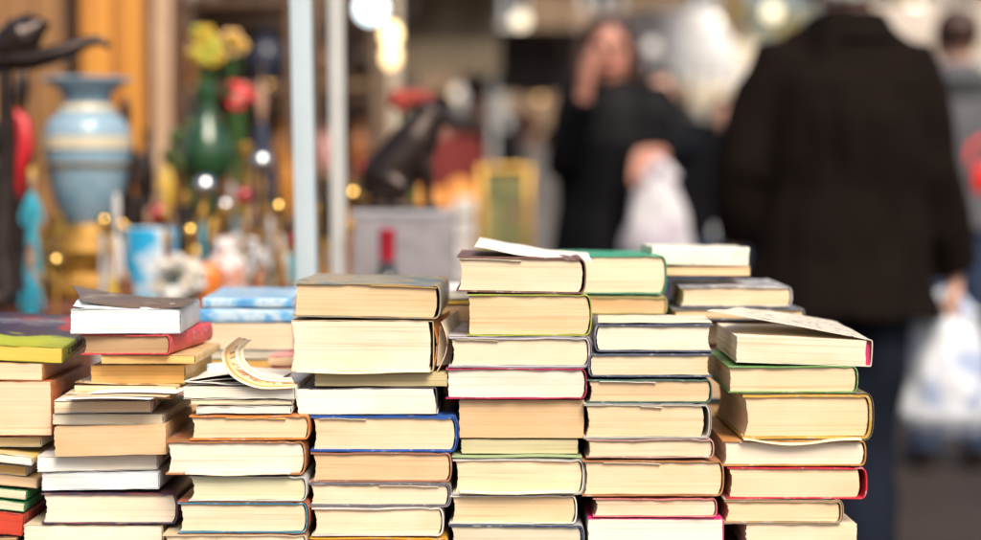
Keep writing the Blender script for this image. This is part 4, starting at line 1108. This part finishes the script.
crate_cols = [plain('crate_ochre', (.45, .33, .08), .7), plain('crate_brown', (.22, .12, .06), .7), plain('crate_white', (.66, .64, .60), .6),
              plain('crate_blue', (.06, .16, .30), .6), plain('crate_red', (.45, .06, .04), .6), plain('crate_green', (.12, .22, .06), .7), plain('crate_orange', (.62, .26, .05), .6)]
def crate(label, px, py, Y, w, h, m, gi=None, name='crate', zb=None, d=.3):
    """slatted crate with contents; py is the top edge"""
    c = at(px, py, Y); k = Y/F; w *= k; h *= k
    z0 = c.z-h if zb is None else zb; h = c.z-z0
    t = thing(name, label, 'crate', (c.x, Y, z0), rot=(0, 0, random.uniform(-.2, .2)), group='crates of goods on the far stalls')
    bm = bmesh.new()
    n = max(2, int(h/.07))
    for i in range(n):
        zc = h*(i+.5)/n; sh = h/n*.8
        add_box(bm, (0, -d/2, zc), (w, .012, sh)); add_box(bm, (0, d/2, zc), (w, .012, sh))
        for s in (-1, 1): add_box(bm, (s*(w/2-.006), 0, zc), (.012, d-.014, sh))
    add_box(bm, (0, 0, .006), (w-.026, d-.014, .01))
    link_mesh('slats', bm, m, t)
    if gi is not None:
        bm = bmesh.new()
        for i in range(14): add_ball(bm, (random.uniform(-.4, .4)*w, random.uniform(-.38, .38)*d, h*random.uniform(.8, 1.05)), random.uniform(.035, .06), 8)
        link_mesh('contents', bm, crate_cols[gi], t)
    return t
def stallz(Y): return .817
crate('ochre crate under the beige awning', 425, 165, 11.6, 40, 40, crate_cols[0], 4, zb=.817)
crate('blue crate beside the ochre crate', 468, 172, 11.6, 34, 34, crate_cols[3], 2, zb=.817)
crate('brown crate under the dark navy awning', 500, 178, 14.6, 34, 34, crate_cols[1], 6, zb=.817)
crate('white crate right of the brown crate', 545, 182, 14.6, 30, 34, crate_cols[2], 0, zb=.817)
crate('orange crate under the brown awning', 350, 160, 10.6, 46, 34, crate_cols[6], 5, zb=.817)
crate('red crate left of the orange crate', 300, 165, 10.6, 36, 34, crate_cols[4], 1, zb=.817)
crate('blue crate under the white awning', 735, 170, 15.6, 30, 30, crate_cols[3], 2, zb=.817)
crate('brown crate left of the blue crate beside black coat', 700, 172, 15.6, 26, 30, crate_cols[1], 6, zb=.817)
crate('white crate under the cream awning', 745, 168, 18.7, 34, 30, crate_cols[2], 4, zb=.817)
# gilt picture standing on a low table
a = at(505, 205, 6.6)
t = thing('framed_picture', 'yellow green picture in dark gilt frame leaning beyond the centre stack', 'picture', (a.x, 6.6, .78), rot=(R(-6), 0, 0))
w = 54*6.6/F; h = at(505, 165, 6.6).z-.78
bm = bmesh.new()
for s in (-1, 1):
    add_box(bm, (s*(w/2-.011), 0, h/2), (.022, .03, h), .003); add_box(bm, (0, 0, h/2+s*(h/2-.011)), (w-.045, .03, .022), .003)
link_mesh('frame', bm, gold, t)
bm = bmesh.new(); add_box(bm, (0, .004, h/2), (w-.04, .008, h-.04)); link_mesh('canvas', bm, art_mat('painting', [(.16, .15, .04), (.24, .21, .07), (.07, .09, .03), (.25, .15, .07)], 7, .4), t)
table('low_table', 'plain brown table under the yellow green picture', at(410, 200, 6.4).x, at(545, 200, 6.4).x, 6.35, 7.0, .779, plain('table_red_brown', (.17, .07, .05), .6))
# small boxes of bric-a-brac on that table
for i, (px, w_, h_, m, lab) in enumerate([(432, 22, 26, crate_cols[1], 'brown bric-a-brac crate left on the low table'), (462, 20, 40, crate_cols[2], 'white bric-a-brac crate in the middle of the low table')]):
    crate(lab, px, 215-h_*.5, 6.6, w_, h_, m, 6, zb=.7795, d=.2)
# white square tent
def tent(label, xa, xb, Y, yeave, ypeak, m):
    a = at(xa, yeave, Y); b = at(xb, yeave, Y); w = b.x-a.x; z1 = a.z; z2 = at(xa, ypeak, Y).z
    t = thing('market_tent', label, 'tent', ((a.x+b.x)/2, Y, 0), group='tents at the end of the market')
    for sx in (-1, 1):
        for sy in (0, 1):
            bm = bmesh.new(); add_tube(bm, [(sx*(w/2-.04), sy*w*.9, 0), (sx*(w/2-.04), sy*w*.9, z1)], [.03, .03], 8); link_mesh('leg', bm, pole_g, t)
    bm = bmesh.new()
    cx = [bm.verts.new(p) for p in ((-w/2, 0, z1), (w/2, 0, z1), (w/2, w*.9, z1), (-w/2, w*.9, z1))]
    mid = [bm.verts.new((v.co.x*.35, w*.45+(v.co.y-w*.45)*.35, z1+(z2-z1)*.5)) for v in cx]
    low = [bm.verts.new((v.co.x, v.co.y, z1-.25)) for v in cx]
    pk = bm.verts.new((0, w*.45, z2))
    for i in range(4):
        j = (i+1) % 4
        bm.faces.new((cx[i], cx[j], mid[j], mid[i])); bm.faces.new((mid[i], mid[j], pk)); bm.faces.new((low[i], low[j], cx[j], cx[i]))
    o = link_mesh('canopy', bm, m, t)
    sm = o.modifiers.new('s', 'SOLIDIFY'); sm.thickness = .01
    def fw(u, v): return (-w/2+.06+(w-.12)*u, w*.86+.03*math.sin(u*50), .03+(z1-.05)*v)
    sheet('back_wall', fw, m, t, .006, 60, 2)
    return t
tent('white tent glowing beyond the dark awning', 440, 506, 20.5, 96, 72, cl_white)
tent('tall white tent right of the woman behind the stalls', 668, 760, 24, 70, -5, cl_white)
tent('pale tent at far right beyond the grey jacket', 905, 1010, 21, 60, 18, plain('tent_pale', (.66, .64, .60), .8, scale=2))

# ------------------------------------------------------------------ buildings closing the square
def facade(label, x0, x1, Y, H, wallm, rows, cols, depth=8, roofm=None):
    t = thing('building', label, 'building', ((x0+x1)/2, Y, 0), group='buildings round the market square')
    w = x1-x0
    # wall with real openings: piers and spandrels
    bm = bmesh.new()
    cw = w/cols; rh = H/rows; ww = cw*.42; wh = rh*.56
    for c in range(cols+1):
        xa = -w/2+cw*c-(cw-ww)/2 if c > 0 else -w/2
        xb = -w/2+cw*c+(cw-ww)/2 if c < cols else w/2
        add_box(bm, ((xa+xb)/2, .2, H/2), (xb-xa, .4, H))
    for r in range(rows+1):
        za = rh*r-(rh-wh)/2 if r > 0 else 0; zb_ = rh*r+(rh-wh)/2 if r < rows else H
        for c in range(cols): add_box(bm, (-w/2+cw*(c+.5), .203, (za+zb_)/2), (ww-.002, .39, zb_-za))
    add_box(bm, (0, depth/2+.41, H/2), (w-.01, depth-.4, H-.01))
    link_mesh('wall', bm, wallm, t)
    gl = plain('window_glass', (.05, .07, .09), .08, bmp=0)
    for r in range(rows):
        for c in range(cols):
            x = -w/2+cw*(c+.5); z = rh*(r+.5)
            bm = bmesh.new()
            for s in (-1, 1):
                add_box(bm, (x+s*(ww/2-.04), .12, z), (.07, .06, wh-.01)); add_box(bm, (x, .12, z+s*(wh/2-.04)), (ww-.16, .06, .07))
            add_box(bm, (x, .12, z), (.05, .05, wh-.16))
            f = link_mesh('window', bm, cl_white, t)
            bm = bmesh.new(); add_box(bm, (x, .16, z), (ww-.02, .02, wh-.02)); link_mesh('pane', bm, gl, f)
    bm = bmesh.new(); add_box(bm, (0, depth/2-.1, H+.12), (w+.4, depth+.6, .24), .03); link_mesh('cornice', bm, wallm, t)
    return t
stone = plain('stone_wall_grey_beige', (.24, .16, .10), .85, scale=.8)
brick = plain('stone_wall_brown', (.17, .11, .085), .85, scale=.8)
palst = plain('stone_wall_pale', (.40, .38, .35), .85, scale=.8)
facade('brown building at the left beyond the market', -14, -2.2, 27, 9, brick, 3, 8)
facade('grey beige building straight behind the woman', -2.0, 4.0, 30, 9, stone, 3, 4)
facade('pale building at far right behind the black coat', 7.4, 18, 33, 9, palst, 3, 7)

def tree(label, x, Y, h, spread, leafm, barkm, seed, n=2600):
    rnd = random.Random(seed)
    t = thing('tree', label, 'tree', (x, Y, 0), group='trees at the end of the market')
    bm = bmesh.new(); tips = []
    add_tube(bm, [(0, 0, 0), (.05, 0, h*.2), (0, .05, h*.4), (.06, 0, h*.75)], [.2, .16, .12, .05], 10)
    for i in range(14):
        a = rnd.uniform(0, 6.28); z = h*rnd.uniform(.28, .7); L = spread*rnd.uniform(.5, .95)
        e = Vector((math.cos(a)*L, math.sin(a)*L, z+h*rnd.uniform(.05, .28)))
        add_tube(bm, [(0, 0, z), e*.5+Vector((0, 0, z*.52)), e], [.06, .04, .015], 6); tips.append(e); tips.append(e*.6+Vector((0, 0, z*.45)))
    link_mesh('trunk', bm, barkm, t)
    bm = bmesh.new()
    for i in range(n):
        c = rnd.choice(tips); d = Vector((rnd.gauss(0, 1), rnd.gauss(0, 1), rnd.gauss(0, .8)))*spread*.2
        p = c+d; s = rnd.uniform(.04, .09)
        ax = Vector((rnd.gauss(0, 1), rnd.gauss(0, 1), rnd.gauss(0, 1))).normalized(); q = ax.orthogonal().normalized(); r = ax.cross(q)
        f = bm.faces.new([bm.verts.new(p+q*s), bm.verts.new(p+r*s*.6), bm.verts.new(p-q*s), bm.verts.new(p-r*s*.6)]); f.material_index = rnd.random() < .4
    link_mesh('crown', bm, leafm, t, recalc=False)
bark = plain('bark', (.10, .075, .055), .9)
lf = [plain('leaf_autumn', (.42, .30, .05), .6), plain('leaf_olive', (.16, .17, .04), .6)]
tree('yellowing autumn tree left of the black coat', 4.6, 26, 5.6, 1.9, lf, bark, 3)
tree('thin autumn tree behind the pale tent', 7.2, 29, 6.2, 1.7, lf, bark, 4)

# ------------------------------------------------------------------ people
skin = plain('skin', (.58, .33, .24), .5, var=.06, scale=30)
def person(label, px, Y, H, face, mats, J=None, coat_hem=.48, coat_r=(.0, .0), sleeve=.05, hairlen=.90, hem_r=.17, voxel=.009, legs_m=None, skirt=None, detail=True, fold=.006, yoke=False):
    """face=-1 looks at the camera, +1 looks away. Joints are in metres from the feet, x to the picture's right."""
    x = at(px, 190, Y).x
    t = thing('person', label, 'person', (x, Y, 0))
    k = H/1.72; y = face
    j = dict(head=(0, 0, 1.60), neck=(0, -.02*y, 1.46), shL=(-.18, 0, 1.40), shR=(.18, 0, 1.40),
             elL=(-.25, -.02*y, 1.12), elR=(.25, -.02*y, 1.12), wrL=(-.27, .06*y, .87), wrR=(.27, .06*y, .87),
             hpL=(-.09, 0, .90), hpR=(.09, 0, .90), knL=(-.10, .03*y, .48), knR=(.10, .03*y, .48), anL=(-.10, -.01*y, .09), anR=(.10, -.01*y, .09))
    j.update(J or {})
    j = {a: Vector(b)*k for a, b in j.items()}
    fwd = Vector((0, y, 0))
    bm = bmesh.new()
    h = j['head']
    ht = j.get('tilt', Vector((0, 0, 0)))
    # head: skull, jaw, nose, ears
    add_ball(bm, h+Vector((0, -.012*y*k, .025*k)), (.074*k, .092*k, .090*k), 18)
    add_tube(bm, [h+Vector((0, .02*y*k, .02*k)), h+Vector((0, .035*y*k, -.05*k)), h+Vector((0, .05*y*k, -.095*k))], [(.066*k, .06*k), (.056*k, .048*k), (.028*k, .024*k)], 14, side=(1, 0, 0))
    add_tube(bm, [h+Vector((0, .078*y*k, .03*k)), h+Vector((0, .100*y*k, -.012*k)), h+Vector((0, .084*y*k, -.024*k))], [.008*k, .014*k, .010*k], 8, side=(1, 0, 0))
    for s in (-1, 1):
        add_ball(bm, h+Vector((s*.076*k, -.005*y*k, .0)), (.010*k, .02*k, .030*k), 8)
        add_ball(bm, h+Vector((s*.030*k, .082*y*k, .042*k)), (.022*k, .008*k, .007*k), 8)
    add_ball(bm, h+Vector((0, .086*y*k, -.052*k)), (.022*k, .008*k, .008*k), 8)
    add_tube(bm, [h+Vector((0, -.01*y*k, -.03*k)), j['neck'], (j['shL']+j['shR'])/2+Vector((0, 0, -.03*k))], [.054*k, .056*k, .09*k], 14)
    mid = (j['shL']+j['shR'])/2; hp = (j['hpL']+j['hpR'])/2
    add_tube(bm, [mid+Vector((0, 0, .03*k)), mid*.93+hp*.07, mid*.7+hp*.3, mid*.35+hp*.65, hp, hp+Vector((0, 0, -.08*k))], [(.10*k, .07*k), (.165*k, .09*k), (.155*k, .105*k), (.125*k, .09*k), (.155*k, .105*k), (.13*k, .09*k)], 20, side=(1, 0, 0))
    for s in ('L', 'R'):
        add_tube(bm, [mid*.35+j['sh'+s]*.65, j['sh'+s], j['el'+s]], [.05*k, .048*k, .038*k], 12); add_ball(bm, j['el'+s], .038*k, 12); add_tube(bm, [j['el'+s], j['wr'+s]], [.038*k, .026*k], 12)
        add_tube(bm, [j['hp'+s], j['hp'+s]*.5+j['kn'+s]*.5, j['kn'+s], j['kn'+s]*.6+j['an'+s]*.4, j['an'+s]], [.085*k, .075*k, .055*k, .052*k, .036*k], 14)
        add_tube(bm, [j['an'+s]+Vector((0, -.03*y*k, -.04*k)), j['an'+s]+Vector((0, .06*y*k, -.05*k)), j['an'+s]+Vector((0, .14*y*k, -.065*k))], [.035*k, .036*k, .022*k], 10)
        # hand: palm, four fingers and thumb
        wr, el = j['wr'+s], j['el'+s]
        d = j.get('hd'+s); d = (d if d is not None else (wr-el)).normalized()
        sd = -1 if s == 'L' else 1
        side = j.get('hs'+s); side = side.normalized() if side is not None else d.cross(Vector((1, 0, 0))).normalized()*(1 if y > 0 else 1)
        up = d.cross(side).normalized()
        add_tube(bm, [wr, wr+d*.035*k, wr+d*.085*k], [(.026*k, .020*k), (.038*k, .018*k), (.040*k, .014*k)], 12, side=side)
        curl = j.get('curl'+s, Vector((.35, 0, 0))).x/k
        pal = j.get('pl'+s); pal = up*(-sd) if pal is None else pal.normalized()
        for f in range(4):
            L = (.068, .078, .073, .056)[f]*k
            b0 = wr+d*.082*k+side*(f-1.5)*.0195*k
            a1, a2, a3 = curl*.5, curl*1.3, curl*2.1
            p1 = b0+(d*math.cos(a1)+pal*math.sin(a1))*L*.45
            p2 = p1+(d*math.cos(a2)+pal*math.sin(a2))*L*.32
            p3 = p2+(d*math.cos(a3)+pal*math.sin(a3))*L*.26
            add_tube(bm, [b0-d*.015*k, p1, p2, p3], [.0098*k, .0092*k, .0085*k, .007*k], 8)
        tb = wr+d*.03*k-side*.028*k
        add_tube(bm, [tb, tb+(d*.6-side*.7+pal*.4).normalized()*.035*k, tb+(d*.9-side*.45+pal*.6).normalized()*.068*k], [.013*k, .011*k, .009*k], 8)
    remeshed('body', bm, mats['skin'], t, min(voxel, .0062) if detail else .010, 0, 1, 2)
    # garments
    def garment(name, m, ex, hem, sl=True, f=fold):
        bm = bmesh.new()
        hz = hem*H
        c = Vector((hp.x, hp.y, 0))
        pts = [mid+Vector((0, 0, .075*k)), mid+Vector((0, 0, .045*k)), mid*.96+hp*.04, mid*.75+hp*.25, mid*.35+hp*.65, hp]
        rad = [(.07*k, .07*k), (.11*k, .08*k), (.195*k+ex, .105*k+ex), (.185*k+ex, .125*k+ex), (.165*k+ex, .12*k+ex), (.18*k+ex, .13*k+ex)]
        if hz < hp.z-.05:
            pts.append(Vector((c.x, c.y, (hp.z+hz)/2))); rad.append(((.18*k+ex+hem_r*k)/2, .135*k+ex))
            pts.append(Vector((c.x, c.y, hz))); rad.append((hem_r*k+ex, .14*k+ex))
        add_tube(bm, pts, rad, 26, side=(1, 0, 0))
        if sl:
            for s in ('L', 'R'):
                wr, el, sh = j['wr'+s], j['el'+s], j['sh'+s]
                add_tube(bm, [mid*.5+sh*.5, sh, sh*.75+el*.25, el], [.07*k+ex*.5, .068*k+ex*.6, .06*k+ex*.6, .054*k+ex*.5], 14)
                add_ball(bm, el, .055*k+ex*.5, 14)
                add_tube(bm, [el, el*.5+wr*.5, wr-(wr-el).normalized()*.005], [.054*k+ex*.5, .05*k+ex*.5, .045*k+ex*.4], 14)
        if yoke and sl:
            nk = j['neck']
            add_tube(bm, [mid*.85+hp*.15, mid+Vector((0, 0, -.01)), mid*.5+nk*.5, nk+Vector((0, -.01*y, .02)), nk+Vector((0, -.01*y, .03))], [(.20*k, .11*k), (.185*k, .11*k), (.125*k, .10*k), (.082*k, .075*k), (.076*k, .072*k)], 24, side=(1, 0, 0))
            for s in ('L', 'R'):
                add_tube(bm, [nk+Vector((0, -.01*y, -.03)), nk*.5+j['sh'+s]*.5+Vector((0, 0, -.005)), j['sh'+s]], [.06*k, .056*k, .056*k], 12)
        return remeshed(name, bm, m, t, voxel, f, 9)
    def trousers(m):
        bm = bmesh.new()
        add_tube(bm, [hp+Vector((0, 0, .08*k)), hp, hp+Vector((0, 0, -.08*k))], [(.155*k, .115*k), (.17*k, .12*k), (.15*k, .11*k)], 18, side=(1, 0, 0))
        for s in ('L', 'R'):
            add_tube(bm, [j['hp'+s], j['hp'+s]*.5+j['kn'+s]*.5, j['kn'+s], j['kn'+s]*.5+j['an'+s]*.5, j['an'+s]+Vector((0, 0, -.02*k))], [.10*k, .092*k, .078*k, .074*k, .07*k], 14)
        remeshed('trousers', bm, m, t, voxel, fold, 9)
    if skirt:
        garment('dress', skirt, -.012, .32, sl=False)
    if legs_m: trousers(legs_m)
    garment(mats.get('topname', 'coat'), mats['top'], coat_r[0], coat_hem)
    for s in ('L', 'R'):
        bm = bmesh.new(); a = j['an'+s]
        add_tube(bm, [a+Vector((0, -.045*y*k, -.045*k)), a+Vector((0, .0, -.04*k)), a+Vector((0, .09*y*k, -.052*k)), a+Vector((0, .17*y*k, -.062*k))], [(.036*k, .038*k), (.044*k, .045*k), (.046*k, .034*k), (.032*k, .022*k)], 12, side=(1, 0, 0))
        remeshed('shoe', bm, bronze, t, .006, 0, 1, 2)
    # hair
    bm = bmesh.new()
    add_ball(bm, h+Vector((0, -.026*y*k, .045*k)), (.086*k, .094*k, .088*k), 18)
    if hairlen < .88:
        zl = hairlen*H
        for s in (-1, 1):
            add_tube(bm, [h+Vector((s*.055*k, -.02*y*k, .07*k)), h+Vector((s*.085*k, -.005*y*k, .0)), h+Vector((s*.09*k, -.01*y*k, -.10*k)), Vector((h.x+s*.075*k, h.y-.01*y*k, zl))], [.03*k, .03*k, .032*k, .018*k], 10)
        add_tube(bm, [h+Vector((0, -.06*y*k, .05*k)), h+Vector((0, -.075*y*k, -.06*k)), Vector((h.x, h.y-.07*y*k, zl))], [(.08*k, .04*k), (.085*k, .045*k), (.06*k, .03*k)], 12, side=(1, 0, 0))
    remeshed('hair', bm, mats['hair'], t, .006, .004, 60, 2)
    if detail and face < 0:
        for s in (-1, 1):
            bm = bmesh.new(); add_ball(bm, h+Vector((s*.030*k, .083*y*k, .022*k)), (.015*k, .007*k, .0085*k), 10); link_mesh('eye', bm, plain('eye_dark', (.05, .03, .025), .2), t)
        bm = bmesh.new(); add_ball(bm, h+Vector((0, .088*y*k, -.048*k)), (.024*k, .008*k, .009*k), 10); link_mesh('lips', bm, plain('lips', (.42, .10, .09), .4), t)
    return t, j, k

def carrier_bag(label, top, zbot, wtop, wbot, dep, m, seed=1, group=None):
    t = thing('plastic_bag', label, 'plastic bag', top, group=group)
    hgt = top[2]-zbot
    bm = bmesh.new(); nz, na = 22, 40; rings = []
    for i in range(nz+1):
        v = i/nz; z = -hgt*.16-hgt*.84*v
        w = wtop+(wbot-wtop)*(1-(1-v)**2.2); w *= (1-.35*max(0, v-.85)/.15*.8)
        d = dep*(.35+.65*math.sin(min(1, v*1.25)*math.pi/2))*(1-.55*max(0, v-.82)/.18)
        ring = []
        for q in range(na):
            a = 2*math.pi*q/na
            cr = .014*n3(math.cos(a)*3+seed, math.sin(a)*3, v*3.2)+.008*n3(math.cos(a)*9+seed, math.sin(a)*9, v*2)*(1.6-v)
            ring.append(bm.verts.new((math.cos(a)*(w/2+cr), math.sin(a)*(d/2+cr), z+.012*n3(math.cos(a)*2+seed, math.sin(a)*2, 4)*(1-v))))
        rings.append(ring)
    for a, b in zip(rings, rings[1:]):
        for q in range(na): bm.faces.new((a[q], a[(q+1) % na], b[(q+1) % na], b[q]))
    bm.faces.new(rings[-1])
    link_mesh('sack', bm, m, t, 180)
    for s in (-1, 1):
        bm = bmesh.new()
        add_tube(bm, [(-wtop*.42, s*.02, -hgt*.19), (-wtop*.22, s*.012, -hgt*.07), (0, s*.006, 0), (wtop*.22, s*.012, -hgt*.07), (wtop*.42, s*.02, -hgt*.19)], [(.026, .003), (.016, .003), (.010, .004), (.016, .003), (.026, .003)], 8, side=(1, 0, 0))
        link_mesh('handle', bm, m, t)
    return t
def bag_mat(name, c, pc):
    m, nt, b = nodes(name)
    n1 = noise_node(nt, (1, 1, 1), 14, 3, .5); n2 = noise_node(nt, (1, 1, 1), 9, 5, .6)
    k = mixc(nt, c, pc, ramp(nt, [(.52, (0, 0, 0)), (.60, (.7, .7, .7))], n1))
    nt.links.new(k, b.inputs['Base Color']); b.inputs['Roughness'].default_value = .35
    bump(nt, b, n2, .6, .02)
    tr = nt.nodes.new('ShaderNodeBsdfTranslucent'); tr.inputs['Color'].default_value = (*c, 1)
    ms = nt.nodes.new('ShaderNodeMixShader'); ms.inputs[0].default_value = .2
    nt.links.new(b.outputs[0], ms.inputs[1]); nt.links.new(tr.outputs[0], ms.inputs[2])
    nt.links.new(ms.outputs[0], nt.nodes['Material Output'].inputs['Surface']); return m

coatb = plain('black_brown_wool', (.0075, .0042, .003), .85, scale=60, spec=.10); navyt = plain('navy_trousers', (.007, .010, .018), .9, spec=.15)
# man in the long dark coat, walking away
YM = 4.35; km = YM/F; xm = at(848, 190, YM).x
def mp(px, py, dy=0):   # joint in metres of the 1.72 figure
    p = at(px, py, YM); return Vector((p.x-xm, dy, p.z))
HM = 1.82; kk = HM/1.72
def mj(px, py, dy=0): return tuple(mp(px, py, dy)/kk)
man, jm, kM = person('man seen from behind in long dark brown coat, carrying a white bag', 848, YM, HM, 1, dict(skin=skin, top=coatb, hair=plain('grey_hair', (.38, .36, .34), .7)),
    dict(head=(-.005, .02, 1.60), neck=(-.005, 0, 1.388), shL=mj(774, 71), shR=mj(913, 70), elL=mj(745, 165, -.02), elR=mj(936, 168, -.01), wrL=mj(741, 240, .05), wrR=mj(960, 276, .06),
         hdR=(0.02, .05, -1), hsR=(.1, 1, 0), plR=(-1, 0, 0), curlR=(1.0, 0, 0), knL=(-.11, .12, .49), anL=(-.10, .25, .10), knR=(.03, .02, .48), anR=(.02, -.10, .12), hpL=(-.10, 0, .90), hpR=(.06, 0, .90)),
    coat_hem=.445, coat_r=(.013, 0), hem_r=.225, hairlen=.836, legs_m=navyt, voxel=.010, fold=.018, yoke=True)
bm = bmesh.new()
hh = jm['neck']
add_tube(bm, [hh+Vector((0, -.012, -.035)), hh+Vector((0, -.012, .0)), hh+Vector((0, -.014, .03))], [(.118, .10), (.098, .090), (.086, .082)], 24, side=(1, 0, 0)); remeshed('collar', bm, coatb, man, .006, .002, 20, 2)
bag_w = bag_mat('bag_plastic_printed', (.74, .77, .82), (.22, .32, .58))
hand = at(964, 296, YM)
carrier_bag('white printed plastic bag hanging from the coat man\'s hand', (at(951, 300, YM).x, YM+.05, at(951, 290, YM).z), at(951, 440, YM).z, .12, .215, .14, bag_w, 2)

# woman in black, one hand at her cheek
YW = 5.85; xw = at(606, 190, YW).x; HW = 1.67; kw = HW/1.72
def wj(px, py, dy=0):
    p = at(px, py, YW); return tuple(Vector((p.x-xw, dy, p.z))/kw)
blk = plain('black_leather', (.0025, .0025, .0035), .6, var=.3, scale=30, spec=.12); blkd = plain('black_cloth', (.0025, .0025, .004), .9, spec=.15)
hairb = plain('auburn_hair', (.045, .016, .009), .5, var=.4, scale=60)
woman, jw, kW = person('woman in black leather jacket and dress holding her hand to her cheek', 606, YW, HW, -1,
    dict(skin=plain('skin_fair', (.46, .20, .135), .5, var=.05, scale=30), top=blk, hair=hairb, topname='leather_jacket'),
    dict(head=wj(608, 55), neck=wj(610, 92), shL=wj(574, 104), shR=wj(658, 104), elL=wj(562, 165, -.10), wrL=wj(581, 100, -.19), elR=wj(684, 150, -.03), wrR=wj(655, 156, -.19),
         hdL=(.10, .02, 1), hsL=(.5, -1, 0), plL=(1, .3, 0), curlL=(.35, 0, 0), hdR=(-.8, -.5, -.25), hsR=(0, .3, 1), plR=(0, -.2, -1), curlR=(1.15, 0, 0)),
    coat_hem=.50, coat_r=(.004, 0), hem_r=.19, hairlen=.80, skirt=blkd, voxel=.009, fold=.008)
carrier_bag('white plastic bag hanging from the woman\'s wrist', (at(652, 158, YW).x, YW-.22, at(662, 160, YW).z), at(664, 264, YW).z, .09, .205, .13, bag_mat('bag_plastic_lilac', (.70, .68, .70), (.55, .46, .56)), 5)

jk = plain('grey_jacket', (.085, .085, .095), .8); jeans = plain('blue_jeans', (.02, .035, .08), .85)
p3, j3, k3 = person('person in grey hooded jacket and jeans behind the man in dark coat', 954, 7.5, 1.80, 1, dict(skin=skin, top=jk, hair=hairb, topname='jacket'),
    dict(), coat_hem=.50, coat_r=(.02, 0), legs_m=jeans, voxel=.012, detail=False)
bm = bmesh.new(); add_tube(bm, [j3['neck']+Vector((0, -.07, -.06)), j3['neck']+Vector((0, -.09, .0)), j3['neck']+Vector((0, -.05, .04))], [(.11, .04), (.12, .06), (.09, .05)], 18, side=(1, 0, 0)); remeshed('hood', bm, jk, p3, .008, .002, 20, 2)
c = at(987, 172, 6.0)
t = thing('red_shoulder_bag', 'bright red bag at right edge beside the dark coat sleeve', 'bag', (c.x, 6.0, c.z-.09))
bm = bmesh.new(); add_box(bm, (0, 0, .07), (.10, .07, .10), .03); link_mesh('body', bm, plain('red_leather', (.78, .02, .015), .35), t)
bm = bmesh.new(); add_tube(bm, [(-.06, 0, .12), (-.05, .01, .17), (.0, .02, .20), (.05, .01, .17), (.06, 0, .12)], [.008]*5, 8); link_mesh('strap', bm, plain('red_leather', (.6, .02, .02), .35), t)

person('dark haired person in black jacket behind the leather jacket woman', 671, 8.6, 1.66, -1, dict(skin=skin, top=blkd, hair=bronze, topname='jacket'),
    dict(head=(-.05, 0, 1.58)), coat_hem=.50, coat_r=(.012, 0), legs_m=jeans, voxel=.012, detail=False)
person('distant person in white shirt left of the dark coat', 723, 10.5, 1.60, -1, dict(skin=skin, top=plain('white_shirt', (.68, .70, .74), .8), hair=hairb, topname='shirt'), {}, coat_hem=.50, legs_m=jeans, voxel=.014, detail=False)
person('distant person in long white coat left of the woman', 527, 13, 1.62, 1, dict(skin=skin, top=plain('white_coat', (.62, .56, .50), .8), hair=plain('copper_hair', (.35, .12, .05), .6)), {}, coat_hem=.30, coat_r=(.02, 0), legs_m=navyt, voxel=.014, detail=False)
person('distant shopper in brown coat between the stalls', 560, 16, 1.70, 1, dict(skin=skin, top=plain('brown_coat', (.14, .08, .05), .8), hair=bronze), {}, coat_hem=.35, coat_r=(.02, 0), legs_m=navyt, voxel=.014, detail=False)
person('distant shopper in tan jacket beside the cream awning', 765, 13, 1.68, -1, dict(skin=skin, top=plain('tan_jacket', (.40, .26, .14), .8), hair=bronze, topname='jacket'), {}, coat_hem=.5, coat_r=(.02, 0), legs_m=jeans, voxel=.014, detail=False)

for lb, px_, Y_, H_, fc, cc in [('distant shopper in dark red coat beyond the grey box', 442, 11.0, 1.66, 1, (.22, .03, .025)), ('distant shopper in black coat left of the picture', 478, 12.0, 1.74, -1, (.02, .018, .02)),
    ('distant shopper in ochre jacket right of the woman', 738, 15.5, 1.70, 1, (.34, .20, .06)), ('distant shopper in dark blue coat beside the man in coat', 708, 17, 1.72, -1, (.02, .035, .08)), ('distant shopper in black seen between woman and white coat', 548, 19, 1.7, 1, (.02, .02, .02))]:
    person(lb, px_, Y_, H_, fc, dict(skin=skin, top=plain('cloth_%d' % px_, cc, .85), hair=bronze), {}, coat_hem=.42, coat_r=(.02, 0), legs_m=navyt, voxel=.014, detail=False)
# ------------------------------------------------------------------ light, camera
w = bpy.data.worlds.new('World'); SC.world = w; w.use_nodes = True
nt = w.node_tree; bg = nt.nodes['Background']
sky = nt.nodes.new('ShaderNodeTexSky'); sky.sky_type = 'NISHITA'; sky.sun_disc = False
EL, AZ = R(49), R(160)
sky.sun_elevation = EL; sky.sun_rotation = AZ; sky.air_density = 1.0; sky.dust_density = 4.0; sky.ozone_density = .4
nt.links.new(sky.outputs[0], bg.inputs['Color']); bg.inputs['Strength'].default_value = .11
sl = bpy.data.lights.new('sun', 'SUN'); sl.energy = 2.85; sl.angle = R(28); sl.color = (1, .90, .76)
so = bpy.data.objects.new('sun', sl); C.objects.link(so)
d = Vector((math.sin(AZ)*math.cos(EL), math.cos(AZ)*math.cos(EL), math.sin(EL)))
so.rotation_euler = d.to_track_quat('Z', 'Y').to_euler()

cam = bpy.data.cameras.new('camera'); co = bpy.data.objects.new('camera', cam); C.objects.link(co)
cam.lens = 70; cam.sensor_width = 36; cam.clip_end = 400; cam.clip_start = .05
co.location = (0, 0, CAMZ); co.rotation_euler = (R(90)-PITCH, 0, 0)
cam.dof.use_dof = True; cam.dof.focus_distance = 1.76; cam.dof.aperture_fstop = 2.6; cam.dof.aperture_blades = 0
SC.camera = co
vs = SC.view_settings; vs.view_transform = 'Standard'; vs.look = 'None'; vs.gamma = 1; vs.use_curve_mapping = False; vs.exposure = .5
